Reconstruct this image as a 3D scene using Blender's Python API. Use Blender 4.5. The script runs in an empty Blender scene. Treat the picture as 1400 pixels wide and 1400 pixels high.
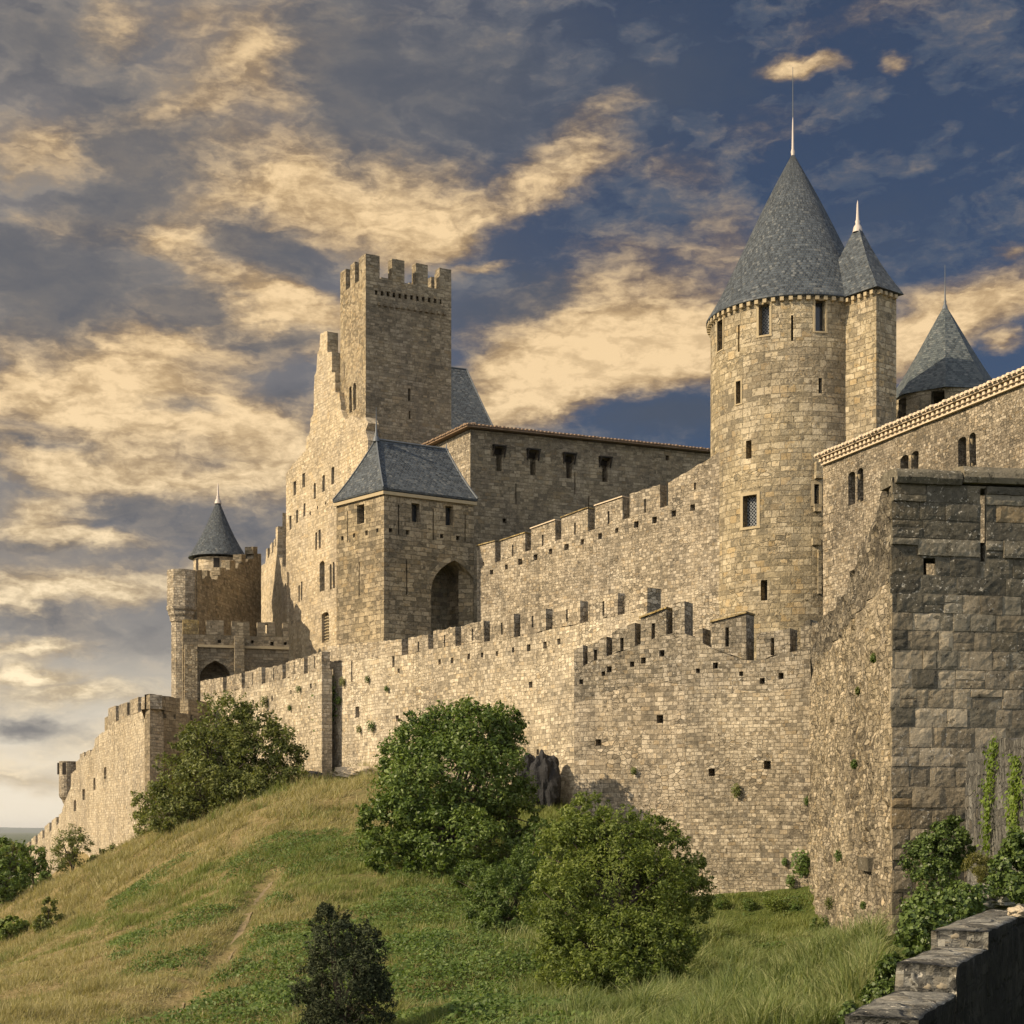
import bpy, bmesh, math, random
import numpy as np
from mathutils import Vector, Matrix, noise as mnoise
from mathutils.geometry import delaunay_2d_cdt

random.seed(7)
RNG = np.random.default_rng(11)
SC = bpy.context.scene
COL = SC.collection
R = math.radians

# ------------------------------------------------------------------ camera
F, CX, HY = 2200.0, 700.0, 1135.0          # focal length, centre column and horizon row, in 1400-px picture units
cd = bpy.data.cameras.new("camera")
cam = bpy.data.objects.new("camera", cd)
COL.objects.link(cam)
cam.location = (0, 0, 0)
cam.rotation_euler = (R(90), 0, 0)
cd.sensor_width = 36.0
cd.lens = 36.0 * F / 1400.0
cd.shift_y = (HY - 700.0) / 1400.0
cd.clip_start = 0.1
cd.clip_end = 60000
SC.camera = cam

# ------------------------------------------------------------------ light
SUN_AZ, SUN_EL = R(20), R(33)              # from the left, a little behind the camera
sx = -math.cos(SUN_AZ) * math.cos(SUN_EL)
sy = -math.sin(SUN_AZ) * math.cos(SUN_EL)
sz = math.sin(SUN_EL)
sd = bpy.data.lights.new("sun", 'SUN')
sd.energy = 5.0
sd.angle = R(0.5)
sd.color = (1.0, 0.815, 0.565)
sun = bpy.data.objects.new("sun", sd)
COL.objects.link(sun)
sun.rotation_euler = Vector((sx, sy, sz)).to_track_quat('Z', 'Y').to_euler()
sun.location = (-40, -20, 60)

SC.view_settings.view_transform = 'Standard'
SC.view_settings.look = 'None'
SC.view_settings.gamma = 1
SC.view_settings.exposure = 0.54
SC.view_settings.use_curve_mapping = False
SC.render.engine = 'CYCLES'
SC.cycles.use_denoising = True
SC.cycles.max_bounces = 6
SC.cycles.diffuse_bounces = 3
SC.cycles.transparent_max_bounces = 4
SC.cycles.caustics_reflective = False
SC.cycles.caustics_refractive = False

# ------------------------------------------------------------------ node helper
class NT:
    def __init__(self, tree):
        self.t = tree
        tree.nodes.clear()
    def n(self, typ, ins=None, **props):
        nd = self.t.nodes.new(typ)
        for k, v in props.items():
            setattr(nd, k, v)
        for k, v in (ins or {}).items():
            self.set(nd.inputs[k], v)
        return nd
    def set(self, sock, v):
        if isinstance(v, bpy.types.NodeSocket):
            self.t.links.new(v, sock)
        elif isinstance(v, bpy.types.Node):
            self.t.links.new(v.outputs[0], sock)
        else:
            if sock.type == 'RGBA' and len(v) == 3:
                v = (*v, 1)
            sock.default_value = v
    def m(self, op, a, b=0.0, c=None, clamp=False):
        ins = {0: a, 1: b}
        if c is not None:
            ins[2] = c
        return self.n('ShaderNodeMath', ins, operation=op, use_clamp=clamp).outputs[0]
    def vm(self, op, a, b=(0, 0, 0), scale=None):
        nd = self.n('ShaderNodeVectorMath', {0: a}, operation=op)
        if op == 'SCALE':
            self.set(nd.inputs['Scale'], scale)
        else:
            self.set(nd.inputs[1], b)
        return nd.outputs[0]
    def mix(self, f, a, b, mode='MIX'):
        nd = self.n('ShaderNodeMix', data_type='RGBA', blend_type=mode)
        self.set(nd.inputs[0], f)
        self.set(nd.inputs[6], a)
        self.set(nd.inputs[7], b)
        return nd.outputs[2]
    def mixf(self, f, a, b):
        nd = self.n('ShaderNodeMix', data_type='FLOAT')
        self.set(nd.inputs[0], f)
        self.set(nd.inputs[2], a)
        self.set(nd.inputs[3], b)
        return nd.outputs[0]
    def ss(self, v, lo, hi):
        nd = self.n('ShaderNodeMapRange', {0: v, 1: lo, 2: hi}, interpolation_type='SMOOTHSTEP')
        return nd.outputs[0]
    def noise(self, vec, scale, detail=4, rough=0.55, dist=0.0, dim='3D'):
        return self.n('ShaderNodeTexNoise', {'Vector': vec, 'Scale': scale, 'Detail': detail, 'Roughness': rough, 'Distortion': dist}, noise_dimensions=dim)
    def mapping(self, vec, loc=(0, 0, 0), rot=(0, 0, 0), scale=(1, 1, 1), typ='POINT'):
        return self.n('ShaderNodeMapping', {'Vector': vec, 'Location': loc, 'Rotation': rot, 'Scale': scale}, vector_type=typ).outputs[0]
    def ramp(self, f, stops):
        nd = self.n('ShaderNodeValToRGB', {0: f})
        el = nd.color_ramp.elements
        while len(el) < len(stops):
            el.new(0.5)
        for e, (p, c) in zip(el, stops):
            e.position = p
            e.color = (*c, 1)
        return nd.outputs[0]

# ------------------------------------------------------------------ sky: Nishita with broken cumulus and altocumulus over it
world = bpy.data.worlds.new("World")
SC.world = world
world.use_nodes = True
world.cycles.sampling_method = 'MANUAL'
world.cycles.sample_map_resolution = 512
def build_sky():
    t = NT(world.node_tree)
    d = t.n('ShaderNodeTexCoord').outputs['Generated']
    sep = t.n('ShaderNodeSeparateXYZ', {0: d})
    az = t.m('ARCTAN2', sep.outputs[0], sep.outputs[1])
    el = t.m('ARCSINE', sep.outputs[2])
    K = 10.0
    p = t.n('ShaderNodeCombineXYZ', {0: t.m('MULTIPLY', az, K), 1: t.m('MULTIPLY', el, K), 2: 0.0}).outputs[0]
    # two octave domain warp gives torn cloud edges
    w1 = t.noise(t.mapping(p, scale=(1.1, 2.2, 1)), 1.0, 5, 0.6).outputs['Color']
    w2 = t.noise(t.mapping(p, loc=(7, 3, 1), scale=(3.2, 7.5, 1)), 1.0, 6, 0.62).outputs['Color']
    wp = t.vm('ADD', p, t.vm('MULTIPLY', t.vm('SUBTRACT', w1, (.5, .5, .5)), (.65, .36, 0)))
    wp = t.vm('ADD', wp, t.vm('MULTIPLY', t.vm('SUBTRACT', w2, (.5, .5, .5)), (.22, .13, 0)))
    def field(blobs):
        acc = None
        for (x, y, rx, ry, rot, w) in blobs:
            u, v = (x - CX) / F, (HY - y) / F
            a0 = math.atan(u)
            e0 = math.atan(v * math.cos(a0))
            mp = t.mapping(wp, loc=(a0 * K, e0 * K, 0), rot=(0, 0, R(rot)), scale=(rx * 1.7 / F * K, ry * 1.7 / F * K, 1), typ='TEXTURE')
            g = t.n('ShaderNodeTexGradient', {0: mp}, gradient_type='SPHERICAL').outputs['Fac']
            acc = t.m('MULTIPLY', g, w) if acc is None else t.m('MULTIPLY_ADD', g, w, acc)
        return acc
    gold = field([(440, 272, 170, 52, 3, 1.15), (545, 295, 60, 45, 0, .5), (170, 318, 120, 22, 0, .75), (375, 415, 130, 34, -24, 1.1),
                  (335, 115, 110, 90, 0, .62), (85, 192, 100, 34, 10, .7), (155, 35, 34, 30, 0, .7), (400, 60, 60, 40, 30, .4), (250, 30, 60, 20, 0, .3), (520, 30, 40, 20, 10, .3), (250, 160, 60, 20, 20, .4), (640, 312, 120, 26, 24, 1.0),
                  (775, 232, 70, 26, 12, .85), (790, 180, 75, 22, 28, .6), (668, 360, 40, 7, 12, .8), (840, 440, 160, 55, 8, 1.1),
                  (770, 522, 180, 40, 12, 1.2), (900, 495, 130, 36, 10, 1.0), (690, 560, 90, 20, 8, .6), (1310, 430, 130, 36, 16, 1.15),
                  (1230, 480, 60, 30, 20, .7), (1388, 470, 22, 10, 0, .8), (1090, 90, 42, 11, 0, 1.2), (1225, 88, 16, 9, 0, .7),
                  (240, 470, 170, 40, 8, 1.0), (120, 560, 170, 48, 0, 1.2), (320, 575, 140, 34, 0, .9), (230, 655, 180, 26, -4, 1.1),
                  (375, 630, 70, 20, 14, .9), (55, 702, 60, 28, 20, 1.0), (125, 738, 70, 15, -4, 1.2), (70, 812, 150, 24, 10, 1.2),
                  (30, 915, 60, 12, 4, .9), (60, 880, 60, 10, 4, .5), (120, 945, 120, 24, 0, .9), (60, 1060, 150, 16, 0, .7), (150, 1020, 150, 20, 0, .6), (30, 880, 70, 14, 4, .6), (975, 322, 45, 34, 0, .45),
                  (850, 336, 60, 22, 0, .35), (930, 232, 50, 18, 0, .4), (1200, 20, 120, 20, 10, .25), (40, 490, 30, 30, 0, .6),
                  (60, 645, 60, 12, 0, .5), (480, 640, 60, 30, 0, .5), (1050, 180, 60, 25, 0, .2), (1390, 335, 18, 8, 0, .6)])
    dark = field([(60, 55, 120, 55, 0, .9), (175, 222, 66, 66, 0, 1.1), (455, 95, 60, 95, 10, .9), (345, 338, 72, 30, -6, 1.3), (120, 290, 70, 26, 0, .6),
                  (300, 215, 60, 36, 0, .7), (80, 372, 150, 40, -4, 1.2), (280, 432, 56, 22, 0, 1.2), (60, 450, 90, 40, 0, 1.0),
                  (600, 120, 130, 120, 0, .9), (395, 468, 80, 16, 4, 1.0), (40, 985, 90, 18, -8, .7), (190, 868, 130, 26, 0, .35),
                  (300, 722, 150, 34, 0, .7), (60, 620, 80, 10, 0, .7), (160, 690, 60, 16, 0, .5), (400, 545, 40, 20, 0, .5), (690, 400, 90, 40, 20, .6),
                  (880, 120, 160, 90, 0, .6), (1150, 350, 150, 60, 0, .5), (950, 570, 120, 28, 10, .9), (760, 420, 60, 22, 8, .7), (250, 560, 60, 12, 0, .6),
                  (40, 750, 70, 12, 0, .6), (60, 850, 60, 14, 0, .5)])
    fb = t.noise(t.mapping(wp, loc=(2, 5, 0), rot=(0, 0, R(-8)), scale=(1.3, 2.7, 1)), 1.0, 9, 0.58, 0.15).outputs[0]
    fb2 = t.noise(t.mapping(wp, loc=(9, 1, 4), rot=(0, 0, R(-12)), scale=(3.4, 8.0, 1)), 1.0, 8, 0.60, 0.12).outputs[0]
    fb3 = t.noise(t.mapping(p, loc=(4, 7, 2), rot=(0, 0, R(-6)), scale=(9, 19, 1)), 1.0, 6, 0.62, 0.0).outputs[0]
    tex = t.m('ADD', t.m('MULTIPLY', t.m('SUBTRACT', fb, .5), 1.5), t.m('MULTIPLY', t.m('SUBTRACT', fb2, .5), 1.0))
    tex = t.m('ADD', tex, t.m('MULTIPLY', t.m('SUBTRACT', fb3, .5), .55))
    gd = t.m('ADD', gold, t.m('MULTIPLY', tex, .62))
    gfac = t.ss(gd, -.02, .98)
    dd = t.m('ADD', dark, t.m('MULTIPLY', tex, -.50))
    dfac = t.ss(dd, .08, .88)
    # clear sky
    sky = t.n('ShaderNodeTexSky', sky_type='NISHITA', sun_disc=False, sun_elevation=SUN_EL, sun_rotation=math.atan2(sx, sy), air_density=1.0, dust_density=1.0, ozone_density=2.0)
    clear = t.vm('SCALE', sky.outputs[0], scale=0.05)
    clear = t.mix(1.0, clear, (.31, .37, .48), 'MULTIPLY')
    # veil of thin grey cloud, thicker on the left and near the horizon
    left = t.ss(az, .14, -.20)
    veil = t.mix(left, (.068, .088, .124), (.195, .175, .158))
    cover = t.m('ADD', t.m('MULTIPLY', left, .7), t.m('MULTIPLY', t.ss(t.m('ADD', fb, t.m('MULTIPLY', t.m('SUBTRACT', fb2, .5), .4)), .40, .62), .65), clamp=True)
    base = t.mix(t.m('MAXIMUM', cover, .25), clear, veil)
    base = t.mix(t.m('MULTIPLY', t.ss(tex, .0, .75), .55), base, t.mix(left, (.10, .105, .118), (.34, .27, .19)))
    low = t.m('MULTIPLY', t.ss(el, .15, .02), left)
    base = t.mix(t.m('MULTIPLY', low, .9), base, (.68, .60, .47))
    darkc = t.mix(left, (.048, .062, .090), (.078, .083, .098))
    darkc = t.mix(t.m('MULTIPLY', t.ss(tex, -.5, .3), .45), darkc, t.mix(left, (.066, .077, .100), (.132, .124, .121)))
    warm = t.mix(t.ss(el, .30, .06), (.44, .275, .125), (.54, .395, .225))
    core = t.m('ADD', t.m('MULTIPLY', t.ss(t.m('ADD', fb2, t.m('MULTIPLY', t.m('SUBTRACT', fb3, .5), .5)), .32, .70), .60), t.m('MULTIPLY', t.ss(gd, .35, 1.45), .62), clamp=True)
    bright = t.mix(core, t.vm('SCALE', warm, scale=.50), t.mix(.65, warm, t.mix(t.ss(el, .30, .06), (.80, .60, .35), (.92, .78, .54))))
    c = t.mix(t.m('MULTIPLY', gfac, .93), base, bright)
    c = t.mix(t.m('MULTIPLY', dfac, .85), c, darkc)
    # unseen sky behind the viewer, brightened as added fill for the shaded faces
    back = t.ss(sep.outputs[1], .35, -.5)
    c = t.mix(back, c, t.vm('ADD', t.vm('SCALE', c, scale=1.8), (.50, .51, .53)))
    bg = t.n('ShaderNodeBackground', {0: c, 1: 1.0})
    o = t.n('ShaderNodeOutputWorld')
    t.t.links.new(bg.outputs[0], o.inputs[0])
build_sky()

# ------------------------------------------------------------------ materials
MATS = {}
def newmat(name):
    m = bpy.data.materials.new(name)
    m.use_nodes = True
    return m, NT(m.node_tree)
def finish(t, base, rough, bumph=None, bstr=1.0, bdist=.03, spec=.3, extra=None):
    ins = {'Base Color': base, 'Roughness': rough, 'Specular IOR Level': spec}
    if extra:
        ins.update(extra)
    if bumph is not None:
        b = t.n('ShaderNodeBump', {'Height': bumph, 'Strength': bstr, 'Distance': bdist})
        ins['Normal'] = b.outputs[0]
    s = t.n('ShaderNodeBsdfPrincipled', ins)
    o = t.n('ShaderNodeOutputMaterial')
    t.t.links.new(s.outputs[0], o.inputs[0])
    return s

def stone(name, c_dark, c_mid, c_light, bw=.5, bh=.24, mortar=.014, mcol=None, bump=.05, lichen=.35, stain=.5, stain_col=(.05, .046, .036),
          warp=.05, contrast=1.0, ochre=.25, wav=.25, msoft=.55, mvis=.34, lscale=11.0, island=False, rub=.5):
    m, t = newmat(name)
    uv = t.n('ShaderNodeTexCoord').outputs['UV']
    obj = t.n('ShaderNodeTexCoord').outputs['Object']
    wn = t.noise(uv, 2.6, 4, .65).outputs['Color']
    wl = t.noise(uv, .28, 2, .5).outputs['Color']
    q = t.vm('ADD', uv, t.vm('SCALE', t.vm('SUBTRACT', wn, (.5, .5, .5)), scale=warp * 2))
    q = t.vm('ADD', q, t.vm('MULTIPLY', t.vm('SUBTRACT', wl, (.5, .5, .5)), (wav, wav, 0)))
    cz = t.noise(t.mapping(uv, scale=(.05, 2.3, 1)), 1.0, 2, .5).outputs[0]
    q = t.vm('ADD', q, t.n('ShaderNodeCombineXYZ', {1: t.m('MULTIPLY', t.m('SUBTRACT', cz, .5), bh * 1.5)}).outputs[0])
    q = t.vm('ADD', q, t.vm('MULTIPLY', t.vm('SUBTRACT', t.noise(uv, 9.0, 2, .5).outputs['Color'], (.5, .5, .5)), (bh * .22, bh * .18, 0)))
    def brick(w, h, off, vec, sq=1.0, sqf=2):
        return t.n('ShaderNodeTexBrick', {'Vector': vec, 'Color1': (0, 0, 0), 'Color2': (1, 1, 1), 'Mortar': (.5, .5, .5), 'Scale': 1.0, 'Mortar Size': mortar,
                                           'Mortar Smooth': msoft, 'Bias': 0.0, 'Brick Width': w, 'Row Height': h}, offset=off, squash=sq, squash_frequency=sqf)
    big = t.noise(obj, .22, 4, .6).outputs[0]
    med = t.noise(obj, 1.3, 5, .65).outputs[0]
    fine = t.noise(obj, 9.0, 4, .7).outputs[0]
    if island:
        rnd = t.n('ShaderNodeNewGeometry').outputs['Random Per Island']
        mor = 0.0
    else:
        b1 = brick(bw, bh, .5, q, .7, 3)
        b2 = brick(bw * .58, bh, .37, t.mapping(q, loc=(3.3, 0, 0)), 1.3, 2)
        k1 = t.ss(t.noise(uv, .9, 3, .6).outputs[0], .47, .53)
        col = t.mix(k1, b1.outputs['Color'], b2.outputs['Color'])
        mor = t.mixf(k1, b1.outputs['Fac'], b2.outputs['Fac'])
        rnd = t.n('ShaderNodeSeparateColor', {0: col}).outputs[0]
        if rub > 0:
            vq = t.mapping(q, scale=(1 / (bw * .70), 1 / (bh * .80), 1))
            vc = t.n('ShaderNodeTexVoronoi', {'Vector': vq, 'Scale': 1.0, 'Randomness': .62}, voronoi_dimensions='2D')
            ve = t.n('ShaderNodeTexVoronoi', {'Vector': vq, 'Scale': 1.0, 'Randomness': .62}, voronoi_dimensions='2D', feature='DISTANCE_TO_EDGE')
            k2 = t.ss(t.noise(t.mapping(uv, loc=(8, 3, 0)), .5, 4, .65).outputs[0], .60 - rub * .26, .66 - rub * .26)
            rnd = t.mixf(k2, rnd, t.n('ShaderNodeSeparateColor', {0: vc.outputs['Color']}).outputs[0])
            mor = t.mixf(k2, mor, t.ss(ve.outputs[0], .10, .02))
    v = t.m('ADD', t.m('MULTIPLY', t.m('SUBTRACT', rnd, .5), .72 * contrast), t.m('MULTIPLY', t.m('SUBTRACT', big, .5), 1.2))
    v = t.m('ADD', v, t.m('MULTIPLY', t.m('SUBTRACT', med, .5), 1.0))
    v = t.m('ADD', v, t.m('MULTIPLY', t.m('SUBTRACT', fine, .5), 1.3))
    v = t.m('ADD', v, .5, clamp=True)
    c = t.ramp(v, [(0.05, c_dark), (.5, c_mid), (.95, c_light)])
    oc = t.ss(t.m('FRACT', t.m('MULTIPLY', rnd, 7.31)), .78, .86)
    c = t.mix(t.m('MULTIPLY', oc, ochre), c, (c_mid[0] * 1.35, c_mid[1] * 1.12, c_mid[2] * .75))
    oc2 = t.ss(t.m('FRACT', t.m('MULTIPLY', rnd, 11.7)), .80, .88)
    c = t.mix(t.m('MULTIPLY', oc2, .55), c, (c_dark[0] * .8, c_dark[1] * .85, c_dark[2] * .95))
    oc3 = t.ss(t.m('FRACT', t.m('MULTIPLY', rnd, 17.3)), .86, .92)
    c = t.mix(t.m('MULTIPLY', oc3, .55), c, (c_light[0] * 1.15, c_light[1] * 1.15, c_light[2] * 1.15))
    if not island:
        mc = mcol or tuple(x * .5 for x in c_mid)
        c = t.mix(t.m('MULTIPLY', mor, t.m('MULTIPLY', t.ss(med, .40, .60), mvis)), c, mc)
    # rain streaks and grime
    st = t.noise(t.mapping(uv, scale=(1.6, .20, 1)), 1.0, 6, .68).outputs[0]
    st2 = t.noise(t.mapping(obj, loc=(4, 4, 4)), .5, 6, .74).outputs[0]
    sf = t.m('MAXIMUM', t.ss(st, .50, .74), t.ss(st2, .52, .72))
    # broad grey weathered zones, then darker run-off
    gz = t.m('MULTIPLY', t.ss(t.noise(t.mapping(obj, loc=(2, 9, 6), scale=(1, 1, .8)), .34, 7, .70).outputs[0], .44, .60), .55)
    lum = t.n('ShaderNodeRGBToBW', {0: c}).outputs[0]
    c = t.mix(gz, c, t.mix(1.0, t.mix(.38, c, lum), (.74, .71, .66), 'MULTIPLY'))
    c = t.mix(t.m('MULTIPLY', sf, stain), c, stain_col)
    # small dark pits and pale lichen spots
    pit = t.ss(t.noise(t.mapping(obj, loc=(5, 1, 7)), 6.5, 4, .7).outputs[0], .60, .68)
    c = t.mix(t.m('MULTIPLY', pit, .55), c, tuple(x * .45 for x in c_dark))
    ln = t.noise(obj, lscale, 4, .75).outputs[0]
    ls = t.m('MULTIPLY', t.ss(ln, .58, .66), t.ss(t.noise(t.mapping(obj, loc=(9, 2, 5)), .9, 3, .6).outputs[0], .40, .60))
    c = t.mix(t.m('MULTIPLY', ls, lichen), c, (.52, .48, .40))
    h = t.m('MULTIPLY', rnd, .6)
    if not island:
        h = t.m('MULTIPLY_ADD', mor, -.8, h)
    h = t.m('ADD', h, t.m('MULTIPLY', med, .9))
    h = t.m('ADD', h, t.m('MULTIPLY', t.noise(obj, 5.0, 6, .72).outputs[0], 1.3))
    h = t.m('ADD', h, t.m('MULTIPLY', pit, -.5))
    finish(t, c, .92, h, 1.0, bump, .15)
    MATS[name] = m
    return m

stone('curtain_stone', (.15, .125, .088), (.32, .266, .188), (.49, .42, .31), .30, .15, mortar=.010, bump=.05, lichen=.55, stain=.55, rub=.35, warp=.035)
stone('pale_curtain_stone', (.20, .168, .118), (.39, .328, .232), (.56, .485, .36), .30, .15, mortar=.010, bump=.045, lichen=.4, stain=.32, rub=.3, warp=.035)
stone('grey_parapet_stone', (.095, .083, .062), (.215, .183, .132), (.38, .33, .25), .27, .13, mortar=.009, bump=.045, lichen=.8, stain=.7, rub=.3, warp=.035)
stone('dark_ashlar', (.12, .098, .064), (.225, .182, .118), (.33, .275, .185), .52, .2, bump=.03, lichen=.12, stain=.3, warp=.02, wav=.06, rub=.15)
stone('gate_ashlar', (.14, .114, .072), (.265, .212, .132), (.40, .325, .21), .62, .24, bump=.075, lichen=.2, stain=.4, warp=.02, wav=.04, contrast=1.3, rub=0)
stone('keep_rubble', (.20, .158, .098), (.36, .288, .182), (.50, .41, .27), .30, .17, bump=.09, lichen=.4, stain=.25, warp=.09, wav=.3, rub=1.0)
stone('facade_stone', (.27, .22, .145), (.43, .352, .235), (.55, .46, .325), .42, .22, bump=.035, lichen=.3, stain=.12, warp=.03, wav=.1, rub=.35)
stone('tower_ashlar', (.155, .13, .084), (.305, .25, .158), (.46, .39, .265), .60, .27, bump=.06, lichen=.45, stain=.3, warp=.03, wav=.06, contrast=.9, ochre=.4, mortar=.016, rub=.12)
stone('facade_rubble', (.11, .094, .068), (.235, .195, .138), (.42, .36, .27), .24, .115, mortar=.010, bump=.05, lichen=.8, stain=.6, warp=.05, lscale=8, rub=.45)
stone('grey_curtain_stone', (.115, .098, .070), (.262, .220, .156), (.44, .38, .28), .25, .12, mortar=.009, bump=.045, lichen=.75, stain=.6, rub=.25, warp=.035)
stone('flank_parapet_stone', (.05, .044, .034), (.135, .117, .086), (.28, .24, .175), .26, .13, mortar=.010, bump=.07, lichen=.9, stain=.7, stain_col=(.035, .032, .025), warp=.06, rub=.7)
stone('ochre_ashlar', (.15, .11, .05), (.31, .225, .085), (.42, .33, .17), .52, .2, bump=.04, lichen=.5, stain=.6, warp=.03, rub=.2)
stone('battered_rubble', (.11, .092, .064), (.285, .238, .16), (.47, .395, .28), .24, .12, mortar=.012, bump=.08, lichen=.45, stain=.6, warp=.06, wav=.3, rub=.7)
stone('corner_block', (.048, .044, .033), (.118, .105, .077), (.22, .195, .145), 1.1, .7, mortar=0.0, bump=.035, lichen=1.0, stain=.6, stain_col=(.028, .027, .02), mvis=0, lscale=15, ochre=.15, island=True, contrast=.7)
stone('weathered_block', (.10, .085, .06), (.205, .17, .115), (.34, .285, .20), 1.1, .7, mortar=0.0, bump=.035, lichen=.95, stain=.65, mvis=0, lscale=15, ochre=.35, island=True, contrast=.62)
stone('black_lichen_stone', (.045, .043, .037), (.135, .13, .113), (.27, .26, .225), .5, .3, mortar=.006, bump=.04, lichen=.9, stain=.6, stain_col=(.02, .02, .017), mvis=.3, lscale=17)
stone('shaded_flank_stone', (.008, .008, .007), (.016, .0155, .013), (.035, .033, .027), .5, .3, mortar=.005, bump=.03, lichen=.1, stain=.5, stain_col=(.008, .008, .007), mvis=.2)  # near-black colour carries the deep shade on the parapet's right flank
stone('grey_flank_stone', (.05, .049, .045), (.105, .102, .092), (.20, .195, .175), .4, .3, mortar=.01, bump=.06, lichen=.5, stain=.5, stain_col=(.035, .035, .032), mvis=.5)

def slate(name, c0, c1, c2, light=.5):
    m, t = newmat(name)
    uv = t.n('ShaderNodeTexCoord').outputs['UV']
    obj = t.n('ShaderNodeTexCoord').outputs['Object']
    b = t.n('ShaderNodeTexBrick', {'Vector': uv, 'Color1': (0, 0, 0), 'Color2': (1, 1, 1), 'Mortar': (.2, .2, .2), 'Scale': 1.0, 'Mortar Size': .012,
                                    'Mortar Smooth': .2, 'Bias': 0.0, 'Brick Width': .17, 'Row Height': .14}, offset=.5)
    rnd = t.n('ShaderNodeSeparateColor', {0: b.outputs['Color']}).outputs[0]
    md = t.noise(obj, 1.1, 6, .7).outputs[0]
    fn = t.noise(obj, 7, 4, .7).outputs[0]
    v = t.m('ADD', t.m('MULTIPLY', rnd, .75), t.m('MULTIPLY', md, .45))
    v = t.m('ADD', v, t.m('MULTIPLY', t.m('SUBTRACT', fn, .5), .6))
    c = t.ramp(v, [(.2, c0), (.55, c1), (.95, c2)])
    pale = t.m('MULTIPLY', t.ss(t.m('FRACT', t.m('MULTIPLY', rnd, 9.7)), .86, .93), light)
    c = t.mix(pale, c, (.23, .23, .21))
    lich = t.m('MULTIPLY', t.ss(t.noise(obj, 3.2, 6, .75).outputs[0], .56, .68), .4)
    c = t.mix(lich, c, (.15, .15, .125))
    row = t.m('FRACT', t.m('DIVIDE', t.n('ShaderNodeSeparateXYZ', {0: uv}).outputs[1], .14))
    h = t.m('ADD', t.m('MULTIPLY', row, -.8), t.m('MULTIPLY', rnd, .6))
    h = t.m('ADD', h, t.m('MULTIPLY', b.outputs['Fac'], -.6))
    finish(t, c, .6, h, 1.0, .06, .4)
    MATS[name] = m
slate('slate', (.017, .023, .030), (.034, .044, .055), (.070, .084, .097), .3)
slate('old_slate', (.027, .036, .041), (.054, .068, .074), (.10, .115, .112), .3)

def plain(name, c, rough=.7, metal=0.0, var=.25, scale=6.0, bump=0.0, spec=.3):
    m, t = newmat(name)
    obj = t.n('ShaderNodeTexCoord').outputs['Object']
    n = t.noise(obj, scale, 5, .65).outputs[0]
    col = t.mix(n, tuple(x * (1 - var) for x in c), tuple(min(1, x * (1 + var)) for x in c))
    finish(t, col, rough, n if bump else None, 1.0, bump, spec, {'Metallic': metal})
    MATS[name] = m
plain('zinc', (.42, .365, .32), .45, .0, .12)
plain('dark_lead', (.10, .11, .12), .5)
plain('glass', (.018, .02, .022), .18, 0, .3, spec=.5)
plain('dark_wood', (.022, .017, .012), .8, 0, .4, 9)
plain('iron', (.03, .03, .032), .6, 0, .3)
plain('dressed_stone', (.34, .275, .17), .9, 0, .25, 5, .02)
plain('grey_stone_trim', (.20, .17, .12), .9, 0, .4, 5, .03)
plain('ochre_lichen_stone', (.40, .29, .10), .95, 0, .5, 4, .03)
plain('terracotta', (.20, .135, .085), .85, 0, .4, 8, .01)
plain('pale_terracotta', (.52, .42, .30), .85, 0, .3, 8, .01)
plain('bark', (.075, .058, .042), .95, 0, .4, 9, .02)
plain('lead_came', (.16, .17, .18), .5)
plain('white_feather', (.78, .76, .72), .8, 0, .1)
plain('pale_rock', (.36, .30, .21), .95, 0, .4, 3, .05)
plain('dark_rock', (.022, .022, .023), .95, 0, .6, 2, .12)

def leafmat(name, c0, c1, c2, trans=.35, rough=.55, spec=.3):
    m, t = newmat(name)
    g = t.n('ShaderNodeNewGeometry')
    rnd = g.outputs['Random Per Island']
    obj = t.n('ShaderNodeTexCoord').outputs['Object']
    md = t.noise(obj, .8, 3, .6).outputs[0]
    v = t.m('ADD', t.m('MULTIPLY', rnd, .65), t.m('MULTIPLY', t.m('SUBTRACT', md, .5), 1.1))
    v = t.m('ADD', v, .18, clamp=True)
    c = t.ramp(v, [(0, c0), (.5, c1), (1, c2)])
    d = t.n('ShaderNodeBsdfPrincipled', {'Base Color': c, 'Roughness': rough, 'Specular IOR Level': spec})
    tr = t.n('ShaderNodeBsdfTranslucent', {0: t.mix(1.0, c, (1.25, 1.3, .55), 'MULTIPLY')})
    mx = t.n('ShaderNodeMixShader', {0: trans, 1: d.outputs[0], 2: tr.outputs[0]})
    o = t.n('ShaderNodeOutputMaterial')
    t.t.links.new(mx.outputs[0], o.inputs[0])
    MATS[name] = m
leafmat('bush_leaf', (.050, .066, .016), (.116, .136, .032), (.21, .22, .07))
leafmat('fig_leaf', (.036, .062, .012), (.092, .138, .026), (.19, .24, .065), .3, .45)
leafmat('ash_leaf', (.048, .072, .012), (.115, .152, .026), (.21, .24, .06))
leafmat('cypress_leaf', (.014, .019, .010), (.032, .040, .020), (.07, .08, .042), .1, .8, .1)
leafmat('young_leaf', (.035, .065, .012), (.078, .12, .024), (.15, .20, .055))
leafmat('ivy_leaf', (.030, .052, .013), (.070, .105, .024), (.15, .20, .055), .25, .4)
leafmat('bright_ivy_leaf', (.05, .08, .012), (.10, .15, .02), (.19, .25, .05))
leafmat('yellow_shrub_leaf', (.08, .078, .018), (.13, .125, .03), (.2, .19, .06))
leafmat('weed_leaf', (.034, .064, .012), (.080, .128, .026), (.155, .20, .055))
leafmat('green_blade', (.070, .100, .020), (.145, .175, .042), (.25, .255, .09), .3, .6)
leafmat('dry_blade', (.15, .13, .055), (.275, .240, .108), (.43, .38, .20), .3, .7)
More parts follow.
